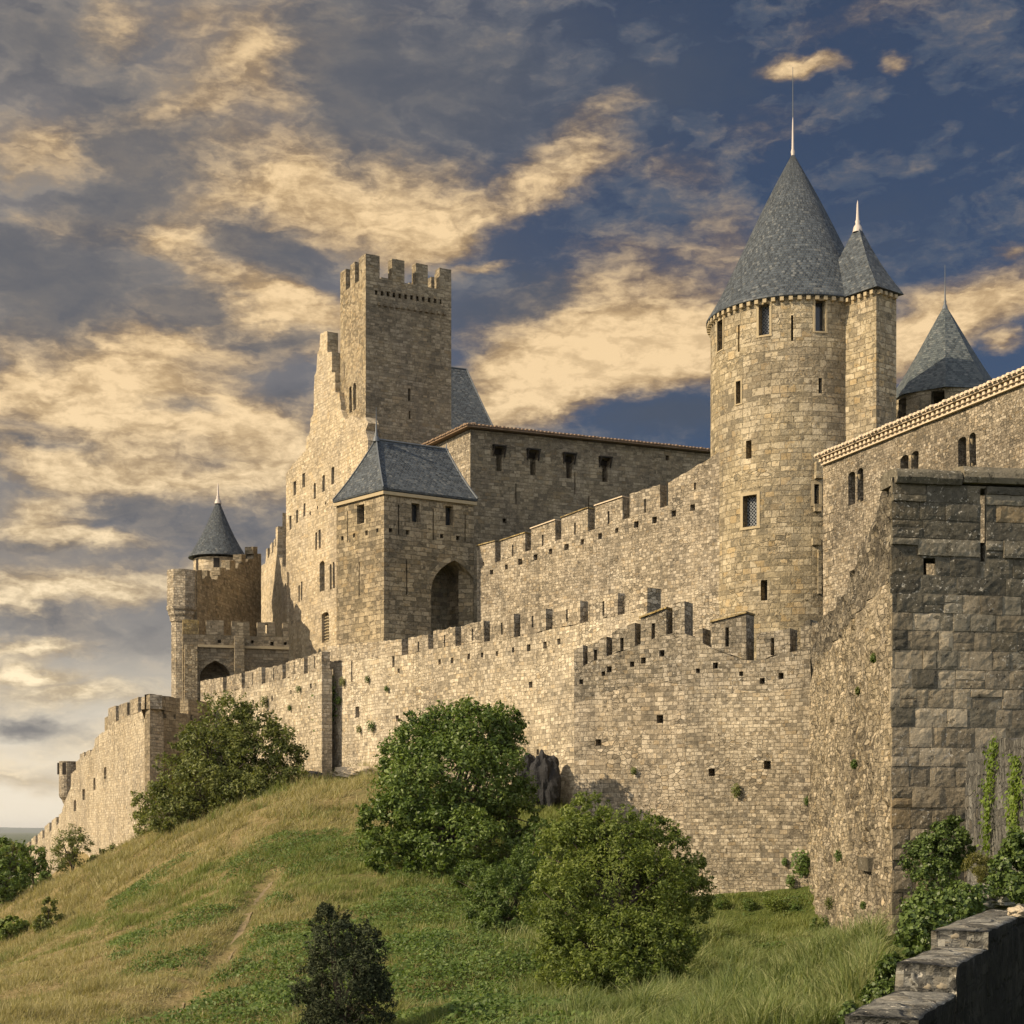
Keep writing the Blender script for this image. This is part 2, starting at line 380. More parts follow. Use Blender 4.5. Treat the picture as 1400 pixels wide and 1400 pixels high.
leafmat('tall_blade', (.070, .102, .026), (.145, .180, .055), (.34, .33, .16), .35, .6)

def groundmat():
    m, t = newmat('hill_ground')
    obj = t.n('ShaderNodeTexCoord').outputs['Object']
    sep = t.n('ShaderNodeSeparateXYZ', {0: obj})
    n1 = t.noise(obj, .16, 5, .6).outputs[0]
    n2 = t.noise(obj, 1.1, 6, .7).outputs[0]
    n3 = t.noise(obj, 6, 5, .75).outputs[0]
    # dry on the sunny left shoulder of the mound, greener to the right
    dry = t.m('ADD', t.m('MULTIPLY', sep.outputs[0], -.055), t.m('MULTIPLY', t.m('SUBTRACT', n1, .5), 1.6))
    dry = t.m('ADD', dry, t.m('MULTIPLY', t.m('SUBTRACT', n2, .5), 1.4))
    k = t.ss(dry, -.2, .75)
    green = t.ramp(n3, [(.25, (.036, .052, .014)), (.55, (.08, .098, .027)), (.8, (.14, .14, .05))])
    brown = t.ramp(n3, [(.25, (.12, .092, .042)), (.5, (.22, .172, .082)), (.8, (.34, .275, .15))])
    c = t.mix(k, green, brown)
    finish(t, c, 1.0, t.m('ADD', n3, n2), 1.0, .12, .05)
    MATS['hill_ground'] = m
groundmat()
plain('plain_field', (.07, .085, .045), 1.0, 0, .4, .01)
plain('soil', (.175, .135, .075), 1.0, 0, .45, 3, .06)
plain('far_hill', (.07, .09, .075), 1.0, 0, .15, .003)

# ------------------------------------------------------------------ geometry helpers
def pt(px, py, d):
    return Vector(((px - CX) / F * d, d, (HY - py) / F * d))
def plan(px, d):
    return Vector(((px - CX) / F * d, d))
def tag(o, label=None, cat=None, group=None, kind=None):
    if label: o['label'] = label
    if cat: o['category'] = cat
    if group: o['group'] = group
    if kind: o['kind'] = kind
    return o
def thing(name, loc, label, cat, group=None):
    o = bpy.data.objects.new(name, None)
    COL.objects.link(o)
    o.location = loc
    o.empty_display_size = .3
    return tag(o, label, cat, group)
def adopt(o, parent):
    if parent is not None:
        o.parent = parent
        p, loc = parent, Vector((0, 0, 0))
        if parent.type == 'EMPTY':
            o.matrix_parent_inverse = Matrix.Translation(-parent.location)
    return o

class MB:
    """collects polygons with metre UVs and links them as one mesh object"""
    def __init__(self):
        self.v, self.f, self.uv, self.mi = [], [], [], []
    def poly(self, pts, uvs=None, mi=0):
        pts = [Vector(p) for p in pts]
        if uvs is None:
            n = Vector((0, 0, 0))
            for i in range(len(pts)):
                n += (pts[i] - pts[0]).cross(pts[(i + 1) % len(pts)] - pts[0])
            if n.length > 0:
                n.normalize()
            if abs(n.z) > .75:
                uvs = [(p.x, p.y) for p in pts]
            else:
                tdir = Vector((-n.y, n.x, 0))
                if tdir.length < 1e-6: tdir = Vector((1, 0, 0))
                tdir.normalize()
                uvs = [(p.dot(tdir), p.z) for p in pts]
        b = len(self.v)
        self.v += [tuple(p) for p in pts]
        self.f.append(tuple(range(b, b + len(pts))))
        self.uv += list(uvs)
        self.mi.append(mi)
    def box(self, o, ax, ay, az, mi=0):
        """o: corner; ax, ay, az: edge vectors"""
        o, ax, ay, az = map(Vector, (o, ax, ay, az))
        c = [o, o + ax, o + ax + ay, o + ay]
        d = [p + az for p in c]
        self.poly(c[::-1], mi=mi); self.poly(d, mi=mi)
        for i in range(4):
            j = (i + 1) % 4
            self.poly([c[i], c[j], d[j], d[i]], mi=mi)
    def prism(self, base, h, mi=0, top=True, bottom=True):
        """base: list of 3-D points in order; h: extrusion vector"""
        base = [Vector(p) for p in base]; h = Vector(h)
        t = [p + h for p in base]
        if top: self.poly(t, mi=mi)
        if bottom: self.poly(base[::-1], mi=mi)
        for i in range(len(base)):
            j = (i + 1) % len(base)
            self.poly([base[i], base[j], t[j], t[i]], mi=mi)
    def lathe(self, c, prof, seg=32, a0=0.0, uref=None, twist=0):
        """c: (x, y); prof: list of (r, z) bottom to top"""
        L = 0.0
        for k in range(len(prof) - 1):
            (r0, z0), (r1, z1) = prof[k], prof[k + 1]
            l2 = L + math.hypot(r1 - r0, z1 - z0)
            rr = uref or max(r0, r1)
            for i in range(seg):
                t0, t1 = a0 + 2 * math.pi * i / seg, a0 + 2 * math.pi * (i + 1) / seg
                P = lambda r, t, z: (c[0] + r * math.cos(t), c[1] + r * math.sin(t), z)
                uv = [(t0 * rr, L), (t1 * rr, L), (t1 * rr, l2), (t0 * rr, l2)]
                if r1 < 1e-6:
                    self.poly([P(r0, t0, z0), P(r0, t1, z0), P(0, t0, z1)], uv[:3])
                elif r0 < 1e-6:
                    self.poly([P(0, t0, z0), P(r1, t1, z1), P(r1, t0, z1)], [uv[0], uv[2], uv[3]])
                else:
                    self.poly([P(r0, t0, z0), P(r0, t1, z0), P(r1, t1, z1), P(r1, t0, z1)], uv)
            L = l2
    def tube(self, pts, rads, seg=7):
        pts = [Vector(p) for p in pts]
        rings = []
        for i, p in enumerate(pts):
            d = (pts[min(i + 1, len(pts) - 1)] - pts[max(i - 1, 0)]).normalized()
            a = d.cross(Vector((0, 0, 1)) if abs(d.z) < .9 else Vector((1, 0, 0))).normalized()
            b = d.cross(a)
            rings.append([p + (a * math.cos(2 * math.pi * k / seg) + b * math.sin(2 * math.pi * k / seg)) * rads[i] for k in range(seg)])
        for i in range(len(rings) - 1):
            for k in range(seg):
                j = (k + 1) % seg
                self.poly([rings[i][k], rings[i][j], rings[i + 1][j], rings[i + 1][k]])
        self.poly(rings[-1]); self.poly(rings[0][::-1])
    def build(self, name, mat, parent=None, smooth=False, merge=False):
        me = bpy.data.meshes.new(name)
        me.from_pydata(self.v, [], self.f)
        ul = me.uv_layers.new(name='UVMap')
        ul.data.foreach_set('uv', [c for u in self.uv for c in (u[0], u[1])])
        mats = mat if isinstance(mat, (list, tuple)) else [mat]
        for m in mats:
            me.materials.append(MATS[m])
        if len(mats) > 1:
            me.polygons.foreach_set('material_index', self.mi)
        if merge or smooth:
            bm = bmesh.new(); bm.from_mesh(me)
            bmesh.ops.remove_doubles(bm, verts=bm.verts, dist=.0005)
            bm.to_mesh(me); bm.free()
        if smooth:
            me.polygons.foreach_set('use_smooth', [True] * len(me.polygons))
        me.update()
        o = bpy.data.objects.new(name, me)
        COL.objects.link(o)
        return adopt(o, parent)

def inside(p, loop):
    x, y = p
    c = False
    n = len(loop)
    j = n - 1
    for i in range(n):
        xi, yi = loop[i]; xj, yj = loop[j]
        if (yi > y) != (yj > y) and x < (xj - xi) * (y - yi) / (yj - yi) + xi:
            c = not c
        j = i
    return c
def segdist(p, a, b):
    ax, ay = a; bx, by = b; px, py = p
    dx, dy = bx - ax, by - ay
    L = dx * dx + dy * dy
    u = 0 if L == 0 else max(0, min(1, ((px - ax) * dx + (py - ay) * dy) / L))
    return math.hypot(px - ax - u * dx, py - ay - u * dy)

class Wall:
    """a vertical wall plane through two plan points given as (picture column, distance)"""
    def __init__(self, A, B, raw=False):
        self.a = Vector(A) if raw else plan(*A)
        b = Vector(B) if raw else plan(*B)
        self.e = (b - self.a).normalized()
        self.len = (b - self.a).length
        n = Vector((self.e.y, -self.e.x))
        if n.dot(-self.a) < 0:
            n = -n
        self.n = n                                   # outward, towards the viewer
        self.seed = random.uniform(0, 100)
    def on(self, px, py):
        rx = (px - CX) / F
        # a + e s = t (rx, 1)
        det = self.e.x * -1 - (-rx) * self.e.y
        s = (-self.a.x * -1 - (-rx) * -self.a.y) / det
        t = self.a.y + self.e.y * s
        return (s, (HY - py) / F * t)
    def P(self, s, dep, z):
        """dep > 0 goes into the wall"""
        q = self.a + self.e * s - self.n * dep
        return Vector((q.x, q.y, z))
    def disp(self, s, z, amp, s0, s1, m0, m1):
        if amp == 0: return 0.0
        f = 1.0
        if m0: f *= min(1, abs(s - s0) / .4)
        if m1: f *= min(1, abs(s - s1) / .4)
        if amp > .13:
            q = Vector((s * 2.4 + .25 * mnoise.noise(Vector((s * 2, z * 2, 0))), z * 3.6 + .3 * mnoise.noise(Vector((z * 2, s * 2, 4))), self.seed))
            return amp * f * (mnoise.noise(Vector((s * .6, z * .6, 1))) * .6 + (mnoise.cell(q)) * .42 + mnoise.noise(Vector((s * 5, z * 5, 2))) * .35)
        return amp * f * (mnoise.noise(Vector((s * .9 + self.seed, z * .9, 1))) * .7 + mnoise.noise(Vector((s * 3.1, z * 3.1 + self.seed, 5))) * .5)

def cdt(loops, steiner, keep_loop, cut_loops):
    vs, es = [], []
    for lp in loops:
        b = len(vs)
        vs += [Vector(p) for p in lp]
        es += [(b + i, b + (i + 1) % len(lp)) for i in range(len(lp))]
    vs += [Vector(p) for p in steiner]
    ov, oe, of, *_ = delaunay_2d_cdt(vs, es, [], 0, 1e-6)
    tris = []
    for f in of:
        c = (sum(ov[i].x for i in f) / len(f), sum(ov[i].y for i in f) / len(f))
        if inside(c, keep_loop) and not any(inside(c, h) for h in cut_loops):
            tris.append(f)
    return ov, tris

def plate(name, W, loop, mat, parent=None, holes=(), th=.5, px=True, rough=.02, grid=.55, mit=(0, 0), jit=.025, mb=None, step=.5):
    """one wall slab: outline + openings on the plane W, real thickness, blind or through holes"""
    if px:
        loop = [W.on(*p) for p in loop]
    ss_ = [p[0] for p in loop]
    s0, s1 = min(ss_), max(ss_)
    # roughen the outline
    lp = []
    n = len(loop)
    for i in range(n):
        a, b = loop[i], loop[(i + 1) % n]
        lp.append(a)
        L = math.hypot(b[0] - a[0], b[1] - a[1])
        k = int(L / step)
        vert_end = abs(a[0] - b[0]) < 1e-4 and (abs(a[0] - s0) < .02 or abs(a[0] - s1) < .02)
        for q in range(1, k + 1 if k else 0):
            u = q / (k + 1)
            x, z = a[0] + (b[0] - a[0]) * u, a[1] + (b[1] - a[1]) * u
            if not vert_end and jit:
                nx, nz = -(b[1] - a[1]) / L, (b[0] - a[0]) / L
                j = random.uniform(-jit, jit)
                x += nx * j; z += nz * j
            lp.append((x, z))
    own = mb is None
    mb = mb or MB()
    hl = [h[0] for h in holes]
    st = []
    if grid:
        zs = [p[1] for p in lp]
        ii = int((s1 - s0) / grid) + 1; jj = int((max(zs) - min(zs)) / grid) + 1
        for i in range(ii):
            for j in range(jj):
                p = (s0 + (i + .5 + random.uniform(-.3, .3)) * grid, min(zs) + (j + .5 + random.uniform(-.3, .3)) * grid)
                if not inside(p, lp) or any(inside(p, h) for h in hl): continue
                if min(segdist(p, lp[k], lp[(k + 1) % len(lp)]) for k in range(len(lp))) < grid * .35: continue
                if any(min(segdist(p, h[k], h[(k + 1) % len(h)]) for k in range(len(h))) < grid * .25 for h in hl): continue
                st.append(p)
    D = lambda s, z: W.disp(s, z, rough, s0, s1, *mit)
    fr = lambda p: W.P(p[0], D(p[0], p[1]), p[1])
    spl = {}
    for h in holes:
        if len(h) > 2:
            m_ = (min(p[0] for p in h[0]) + max(p[0] for p in h[0])) / 2
            for p in h[0]: spl[p] = m_ + (p[0] - m_) * h[2]
    def bk(p):
        s = spl.get(p, p[0])
        if mit[0] and abs(s - s0) < .02: s += th
        if mit[1] and abs(s - s1) < .02: s -= th
        return W.P(s, th, p[1])
    ov, tris = cdt([lp] + hl, st, lp, hl)
    for f in tris:
        q = [(ov[i].x, ov[i].y) for i in f]
        mb.poly([fr(p) for p in q], q)
    thru = [[(spl.get(p, p[0]), p[1]) for p in h[0]] for h in holes if h[1] is None or h[1] > th]
    ov, tris = cdt([lp] + thru, [], lp, thru)
    for f in tris:
        q = [(ov[i].x, ov[i].y) for i in f]
        mb.poly([bk(p) for p in q][::-1], q[::-1])
    def side(L, depth=None, rev=False):
        for k in range(len(L)):
            a, b = L[k], L[(k + 1) % len(L)]
            if depth is None:
                A2, B2, dd = bk(a), bk(b), th
            else:
                A2, B2, dd = W.P(a[0], depth, a[1]), W.P(b[0], depth, b[1]), depth
            if abs(b[0] - a[0]) > abs(b[1] - a[1]):
                uv = [(a[0], a[1]), (b[0], b[1]), (b[0], b[1] + dd), (a[0], a[1] + dd)]
            else:
                uv = [(a[0], a[1]), (b[0], b[1]), (b[0] + dd, b[1]), (a[0] + dd, a[1])]
            mb.poly([fr(a), fr(b), B2, A2], uv)
    side(lp)
    for h in holes:
        if h[1] is None:
            side(h[0])
        else:
            side(h[0], h[1])
            ov, tris = cdt([h[0]], [], h[0], [])
            for f in tris:
                q = [(ov[i].x, ov[i].y) for i in f]
                mb.poly([W.P(p[0], h[1], p[1]) for p in q], q)
    if own:
        return mb.build(name, mat, parent)
    return None

def rect(x0, x1, y0, y1):
    return [(x0, y1), (x1, y1), (x1, y0), (x0, y0)]
def pane(W, loop, depth, mat='glass', parent=None, name='window'):
    mb = MB()
    f = [W.P(p[0], depth, p[1]) for p in loop]
    mb.prism(f, Vector((-W.n.x * .03, -W.n.y * .03, 0)))
    return mb.build(name, mat, parent)

def merlon(W, x0, x1, y0, y1, yb0, yb1, mat, parent, th, slit=None, cap=None, mit=(0, 0), rough=.02, thin=.12):
    """a merlon standing on the wall top: top (x0,y0)-(x1,y1), foot (x0,yb0)-(x1,yb1)"""
    holes = []
    if slit:
        xs, ya, yb = slit
        s, z1 = W.on(xs, ya); z0 = W.on(xs, yb)[1]
        holes = [([(s - thin / 2, z0), (s + thin / 2, z0), (s + thin / 2, z1), (s - thin / 2, z1)], None)]
    lp = [W.on(x0, yb0), W.on(x1, yb1), W.on(x1, y1), W.on(x0, y0)]
    dz = random.uniform(-.06, .05)
    lp[2] = (lp[2][0], lp[2][1] + dz + random.uniform(-.03, .03)); lp[3] = (lp[3][0], lp[3][1] + dz + random.uniform(-.03, .03))
    y0_, y1_ = lp[3][1], lp[2][1]
    o = plate('merlon', W, lp, mat, parent, holes, th, px=False, grid=.4, rough=rough, mit=mit, step=.22, jit=.035)
    if cap:
        mb = MB()
        a, b = (W.on(x0, y0)[0], y0_), (W.on(x1, y1)[0], y1_)
        nseg = 3
        mb.prism([W.P(a[0] - .03, -.06, a[1] + .012), W.P(b[0] + .03, -.06, b[1] + .012), W.P(b[0] + .03, th + .05, b[1] + .012), W.P(a[0] - .03, th + .05, a[1] + .012)], (0, 0, .055))
        mb.build('coping', cap, o)
    return o

def crenel_wall(W, top, gaps, ybot, mat, parent, th=.7, holes=(), mmat=None, slits=(), caps=None, foot=None, ends=(0, 0), rough=.03, bodyname='wall_face', low=None):
    """top: polyline of merlon tops (px, py) left to right; gaps: (x0, x1, ybottom) ; the body ends at the gap bottoms"""
    gaps = sorted(gaps)
    def ty(x):
        for (xa, ya), (xb, yb) in zip(top, top[1:]):
            if xa <= x <= xb and xb > xa:
                return ya + (yb - ya) * (x - xa) / (xb - xa)
        return top[0][1] if x < top[0][0] else top[-1][1]
    x0, x1 = top[0][0], top[-1][0]
    # sill line through the gap bottoms
    sl = [((a + b) / 2, y) for a, b, y in gaps]
    def sy_(x):
        if x <= sl[0][0]: return sl[0][1] + (ty(x) - ty(sl[0][0]))
        if x >= sl[-1][0]: return sl[-1][1] + (ty(x) - ty(sl[-1][0]))
        for (xa, ya), (xb, yb) in zip(sl, sl[1:]):
            if xa <= x <= xb:
                return ya + (yb - ya) * (x - xa) / (xb - xa)
    xs = sorted(set([x0, x1] + [g[0] for g in gaps] + [g[1] for g in gaps]))
    body = [(x, sy_(x)) for x in xs]
    lp = (list(low) if low else [(x0, ybot[0]), (x1, ybot[1])]) + body[::-1]
    plate(bodyname, W, lp, mat, parent, holes, th, rough=rough, mit=ends)
    ed = [x0] + [e for g in gaps for e in (g[0], g[1])] + [x1]
    for i in range(0, len(ed), 2):
        a, b = ed[i], ed[i + 1]
        if b - a < 1.5: continue
        brk = [a] + [p[0] for p in top if a + .5 < p[0] < b - .5] + [b]
        sl_ = None
        for s in slits:
            if a < s[0] < b: sl_ = s
        merlon(W, a, b, ty(a + 1e-3), ty(b - 1e-3), sy_(a), sy_(b), mmat or mat, parent, th * .8, sl_, caps[(i // 2) % len(caps)] if caps else None,
               mit=(ends[0] if i == 0 else 0, ends[1] if i == len(ed) - 2 else 0))

def putlogs(W, pts, size=.17, depth=.45):
    out = []
    for x, y in pts:
        s, z = W.on(x, y)
        k = random.uniform(.85, 1.2) * size / 2
        out.append(([(s - k, z - k * 1.1), (s + k, z - k * 1.1), (s + k, z + k * 1.1), (s - k, z + k * 1.1)], depth))
    return out
def slot(W, x, ya, yb, w=.12, depth=.6):
    s, z1 = W.on(x, ya); z0 = W.on(x, yb)[1]
    return ([(s - w / 2, z0), (s + w / 2, z0), (s + w / 2, z1), (s - w / 2, z1)], depth)
def wr(W, x0, x1, y0, y1):
    """rectangular opening on the plane W from its picture box, in (s, z)"""
    xm = (x0 + x1) / 2
    s0, s1 = sorted((W.on(x0, y0)[0], W.on(x1, y0)[0]))
    z0, z1 = W.on(xm, y1)[1], W.on(xm, y0)[1]
    return [(s0, z0), (s1, z0), (s1, z1), (s0, z1)]
def wa(W, x0, x1, y0, ysp, y1, pointed=False, n=6):
    """arched opening on the plane W, in (s, z)"""
    (s0, z0), (s1, _), (_, z1), _ = wr(W, x0, x1, y0, y1)
    zs = W.on((x0 + x1) / 2, ysp)[1]
    m, w, h = (s0 + s1) / 2, (s1 - s0) / 2, z1 - zs
    pts = [(s0, z0), (s1, z0)]
    f = (lambda u: (w - 2 * w * (1 - math.cos(u * math.pi / 3)), h * math.sin(u * math.pi / 3) / math.sin(math.pi / 3))) if pointed else (lambda u: (w * math.cos(u * math.pi / 2), h * math.sin(u * math.pi / 2)))
    for k in range(n + 1):
        x, z = f(k / n); pts.append((m + x, zs + z))
    for k in range(n - 1, -1, -1):
        x, z = f(k / n); pts.append((m - x, zs + z))
    return pts

def cyl_hit(px, py, c, r):
    """first hit of a picture ray on a vertical cylinder: (angle, z)"""
    rx = (px - CX) / F
    a = rx * rx + 1; b = -2 * (rx * c[0] + c[1]); cc = c[0] ** 2 + c[1] ** 2 - r * r
    dsc = max(0, b * b - 4 * a * cc)
    t = (-b - math.sqrt(dsc)) / (2 * a)
    return math.atan2(t - c[1], rx * t - c[0]), (HY - py) / F * t

def cyl_wall(name, c, r, z0, z1, mat, parent, openings=(), seg=96, dz=.6, depth=.5, rough=.02):
    """round wall; openings: (angle0, angle1, z0, z1); real reveals into the hollow tower"""
    A = [2 * math.pi * i / seg - math.pi for i in range(seg)]
    for o in openings: A += [o[0], o[1]]
    A = sorted(set(round(a, 6) for a in A))
    Z = [z0 + (z1 - z0) * i / max(1, int((z1 - z0) / dz)) for i in range(int((z1 - z0) / dz) + 1)]
    for o in openings: Z += [o[2], o[3]]
    Z = sorted(set(round(z, 5) for z in Z))
    mb = MB()
    def P(a, z, dd=0.0):
        k = r - dd
        if dd == 0:
            k += rough * (mnoise.noise(Vector((a * r, z * .9, 3))) + .6 * mnoise.noise(Vector((a * r * 3, z * 3, 9))))
        return (c[0] + k * math.cos(a), c[1] + k * math.sin(a), z)
    for i in range(len(A)):
        a0, a1 = A[i], A[(i + 1) % len(A)]
        if i == len(A) - 1: a1 += 2 * math.pi
        for j in range(len(Z) - 1):
            am, zm = (a0 + a1) / 2, (Z[j] + Z[j + 1]) / 2
            if any(o[0] < am < o[1] and o[2] < zm < o[3] for o in openings): continue
            mb.poly([P(a0, Z[j]), P(a1, Z[j]), P(a1, Z[j + 1]), P(a0, Z[j + 1])], [(a0 * r, Z[j]), (a1 * r, Z[j]), (a1 * r, Z[j + 1]), (a0 * r, Z[j + 1])])
    for o in openings:
        a0, a1, b0, b1 = o[:4]
        zz = [z for z in Z if b0 - 1e-4 <= z <= b1 + 1e-4]; aa = [a for a in A if a0 - 1e-4 <= a <= a1 + 1e-4]
        for q, q2 in zip(zz, zz[1:]):
            for a in (a0, a1):
                mb.poly([P(a, q), P(a, q2), P(a, q2, depth), P(a, q, depth)], [(a * r, q), (a * r, q2), (a * r + depth, q2), (a * r + depth, q)])
        for q, q2 in zip(aa, aa[1:]):
            for z in (b0, b1):
                mb.poly([P(q, z), P(q2, z), P(q2, z, depth), P(q, z, depth)], [(q * r, z), (q2 * r, z), (q2 * r, z + depth), (q * r, z + depth)])
    mb.poly([(c[0] + r * math.cos(a), c[1] + r * math.sin(a), z1 - .02) for a in A])
    o = mb.build(name, mat, parent, smooth=True)
    return o
def cyl_open(c, r, x0, x1, y0, y1):
    xm, ym = (x0 + x1) / 2, (y0 + y1) / 2
    a0, _ = cyl_hit(x0, ym, c, r); a1, _ = cyl_hit(x1, ym, c, r)
    _, za = cyl_hit(xm, y1, c, r); _, zb = cyl_hit(xm, y0, c, r)
    return (min(a0, a1), max(a0, a1), za, zb)
def cyl_pane(c, r, o, dep, mat, parent, name='window', lattice=False):
    mb = MB()
    k = r - dep
    pts = [(c[0] + k * math.cos(a), c[1] + k * math.sin(a), z) for a, z in ((o[0], o[2]), (o[1], o[2]), (o[1], o[3]), (o[0], o[3]))]
    am = (o[0] + o[1]) / 2
    inn = Vector((-math.cos(am) * .03, -math.sin(am) * .03, 0))
    mb.prism(pts, inn)
    w = mb.build(name, mat, parent)
    if lattice:
        lb = MB()
        A, B, D_ = Vector(pts[0]), Vector(pts[1]) - Vector(pts[0]), Vector(pts[3]) - Vector(pts[0])
        wdt, hgt = B.length, D_.length
        bu, du = B / wdt, D_ / hgt
        sp, th = .16, .028
        out = -inn.normalized() * .02
        k = -hgt
        while k < wdt + hgt:
            for sgn in (1, -1):
                # line u = k + sgn * v
                vs = [v for v in np.linspace(0, hgt, 60) if 0 <= k + sgn * v <= wdt]
                if len(vs) > 1:
                    v0, v1 = vs[0], vs[-1]
                    p, q = A + bu * (k + sgn * v0) + du * v0 + out, A + bu * (k + sgn * v1) + du * v1 + out
                    ax = q - p
                    sd_ = ax.normalized().cross(out.normalized()) * th
                    lb.box(p - sd_ / 2, ax, sd_, out)
            k += sp
        lb.build('lattice', 'lead_came', w)
    return w

def finial(c, z0, z1, parent, mat='zinc', r=.12, rod=0.0):
    mb = MB()
    h = z1 - z0
    mb.lathe(c, [(r * 1.9, z0 - .1), (r * 1.5, z0 + h * .10), (r * .75, z0 + h * .2), (r * .95, z0 + h * .28), (r * .6, z0 + h * .34), (r * .32, z0 + h * .85), (0, z1)], 12)
    o = mb.build('finial', mat, parent, smooth=True)
    if rod:
        m2 = MB(); m2.tube([(c[0], c[1], z1 - .1), (c[0], c[1], z1 + rod)], [.025, .012], 5); m2.build('lightning_rod', 'dark_lead', o)
    return o

# ================================================================== the castle
def windows(W, boxes, holes, parent, dep=.32, mat='glass', name='window'):
    """boxes: openings in (s, z); adds a blind hole and a dark pane for each"""
    for b in boxes:
        holes.append((b, dep + .08))
        pane(W, b, dep, mat, parent, name)

# ---- near corner of the outer wall, right: dark block front and rubble flank
corner = thing('corner_wall', pt(1220, 1310, 30), 'tall near wall of dark lichen-spotted blocks with a long slot, beside its rubble flank', 'castle wall')
ca = plan(1220, 30)
a10 = R(10)
WK = Wall(ca, ca + Vector((math.cos(a10), math.sin(a10))) * 11, raw=True)
WL = Wall((1220, 30), (1108, 48))
hole_sq = wr(WK, 1262.5, 1279, 763, 786)
hole_sl = wr(WK, 1340, 1347.5, 668, 742)
hole_lo = wr(WK, 1340.5, 1346.5, 742, 768)
kl = [WK.on(1220, 1345), (11, WK.on(1220, 1345)[1]), (11, WK.on(1220, 660)[1]), WK.on(1220, 660)]
plate('front_core', WK, kl, 'corner_block', corner, [(hole_sq, None, 3.4), (hole_sl, None, 6.0), (hole_lo, .35)], .6, px=False, rough=0, grid=0, mit=(1, 0), jit=0)
def blocks(W, s0, s1, rows, cuts, mats, rootname, parent, seed=3, big=1.0):
    rr = random.Random(seed)
    mb = MB()
    def blk(a, b, z0, z1, out, mi):
        nx, nz = max(3, int((b - a) / .075)), max(3, int((z1 - z0) / .065))
        sd = rr.uniform(0, 99)
        ch = .018
        g = []
        for j in range(nz + 1):
            row = []
            for i in range(nx + 1):
                u, v = i / nx, j / nz
                edge = min(u, 1 - u) * (b - a), min(v, 1 - v) * (z1 - z0)
                s, z = a + (b - a) * u, z0 + (z1 - z0) * v
                k = out + .017 * mnoise.noise(Vector((s * 3 + sd, z * 4, sd))) + .010 * mnoise.noise(Vector((s * 11, z * 11, sd))) + .006 * mnoise.noise(Vector((s * 23, z * 23, sd)))
                if min(edge) < 1e-6:
                    k = out - .007 - .013 * abs(mnoise.noise(Vector((s * 6, z * 6, sd))))
                    s += .010 * mnoise.noise(Vector((s * 7, z * 7, sd + 4))); z += .010 * mnoise.noise(Vector((z * 7, s * 7, sd + 9)))
                row.append(((s, z), W.P(s, -k, z)))
            g.append(row)
        for j in range(nz):
            for i in range(nx):
                q = [g[j][i], g[j][i + 1], g[j + 1][i + 1], g[j + 1][i]]
                mb.poly([p[1] for p in q], [p[0] for p in q], mi)
        ring = [g[0][i] for i in range(nx + 1)] + [g[j][nx] for j in range(1, nz + 1)] + [g[nz][i] for i in range(nx - 1, -1, -1)] + [g[j][0] for j in range(nz - 1, 0, -1)]
        for k in range(len(ring)):
            p, q = ring[k], ring[(k + 1) % len(ring)]
            mb.poly([p[1], q[1], W.P(q[0][0], .05, q[0][1]), W.P(p[0][0], .05, p[0][1])], [p[0], q[0], q[0], p[0]], mi)
    for (z0, z1, l0, l1, out0, out1, pm) in rows:
        s = s0 + rr.uniform(-.3, 0)
        while s < s1:
            L = rr.uniform(l0, l1)
            a, b = max(s0, s), min(s1, s + L)
            if a == s0: a -= rr.uniform(-.012, .05)
            s += L
            if b - a < .12: continue
            segs = [(a, b)]
            for (c0, c1, d0, d1) in cuts:
                if d0 < z1 and d1 > z0:
                    new = []
                    for (p, q) in segs:
                        if c1 <= p or c0 >= q: new.append((p, q))
                        else:
                            if c0 - p > .08: new.append((p, c0))
                            if q - c1 > .08: new.append((c1, q))
                    segs = new
            for (p, q) in segs:
                gp = rr.choice((.003, .004, .006, .010))
                mi = 0 if rr.random() < pm else 1
                ztop = z1
                if rr.random() < .16 and z1 - z0 > .3:      # two thin stones instead of one
                    zm = z0 + (z1 - z0) * rr.uniform(.4, .6)
                    blk(p + gp, q - gp, z0 + gp, zm - gp, rr.uniform(out0, out1), mi)
                    blk(p + gp, q - gp, zm + gp, z1 - gp, rr.uniform(out0, out1), mi)
                else:
                    blk(p + gp, q - gp, z0 + gp, ztop - gp, rr.uniform(out0, out1), mi)
    return mb.build(rootname, mats, parent, merge=True)
zc = lambda y: WK.on(1260, y)[1]
ys = [662, 687, 711, 736, 760, 787, 812, 838, 862, 889, 915, 941, 968, 994, 1022, 1048, 1076, 1104, 1133, 1160, 1190, 1220, 1250, 1282, 1315]
rows = []
for i in range(len(ys) - 1):
    up = i < 6
    rows.append((zc(ys[i + 1]), zc(ys[i]), .40 if up else .22, 1.3 if up else .66, .006 if i not in (1, 3) else .0, .034 if i not in (0, 1, 3) else .08, .97 if up else (.7 if i < 8 else (.35 if i < 11 else .10))))
bb = lambda lp: (min(p[0] for p in lp) - .0, max(p[0] for p in lp), min(p[1] for p in lp), max(p[1] for p in lp))
blocks(WK, 0.0, 11.0, rows, [bb(hole_sq), bb(hole_sl), bb(hole_lo)], ['corner_block', 'weathered_block'], 'block_facing', corner)
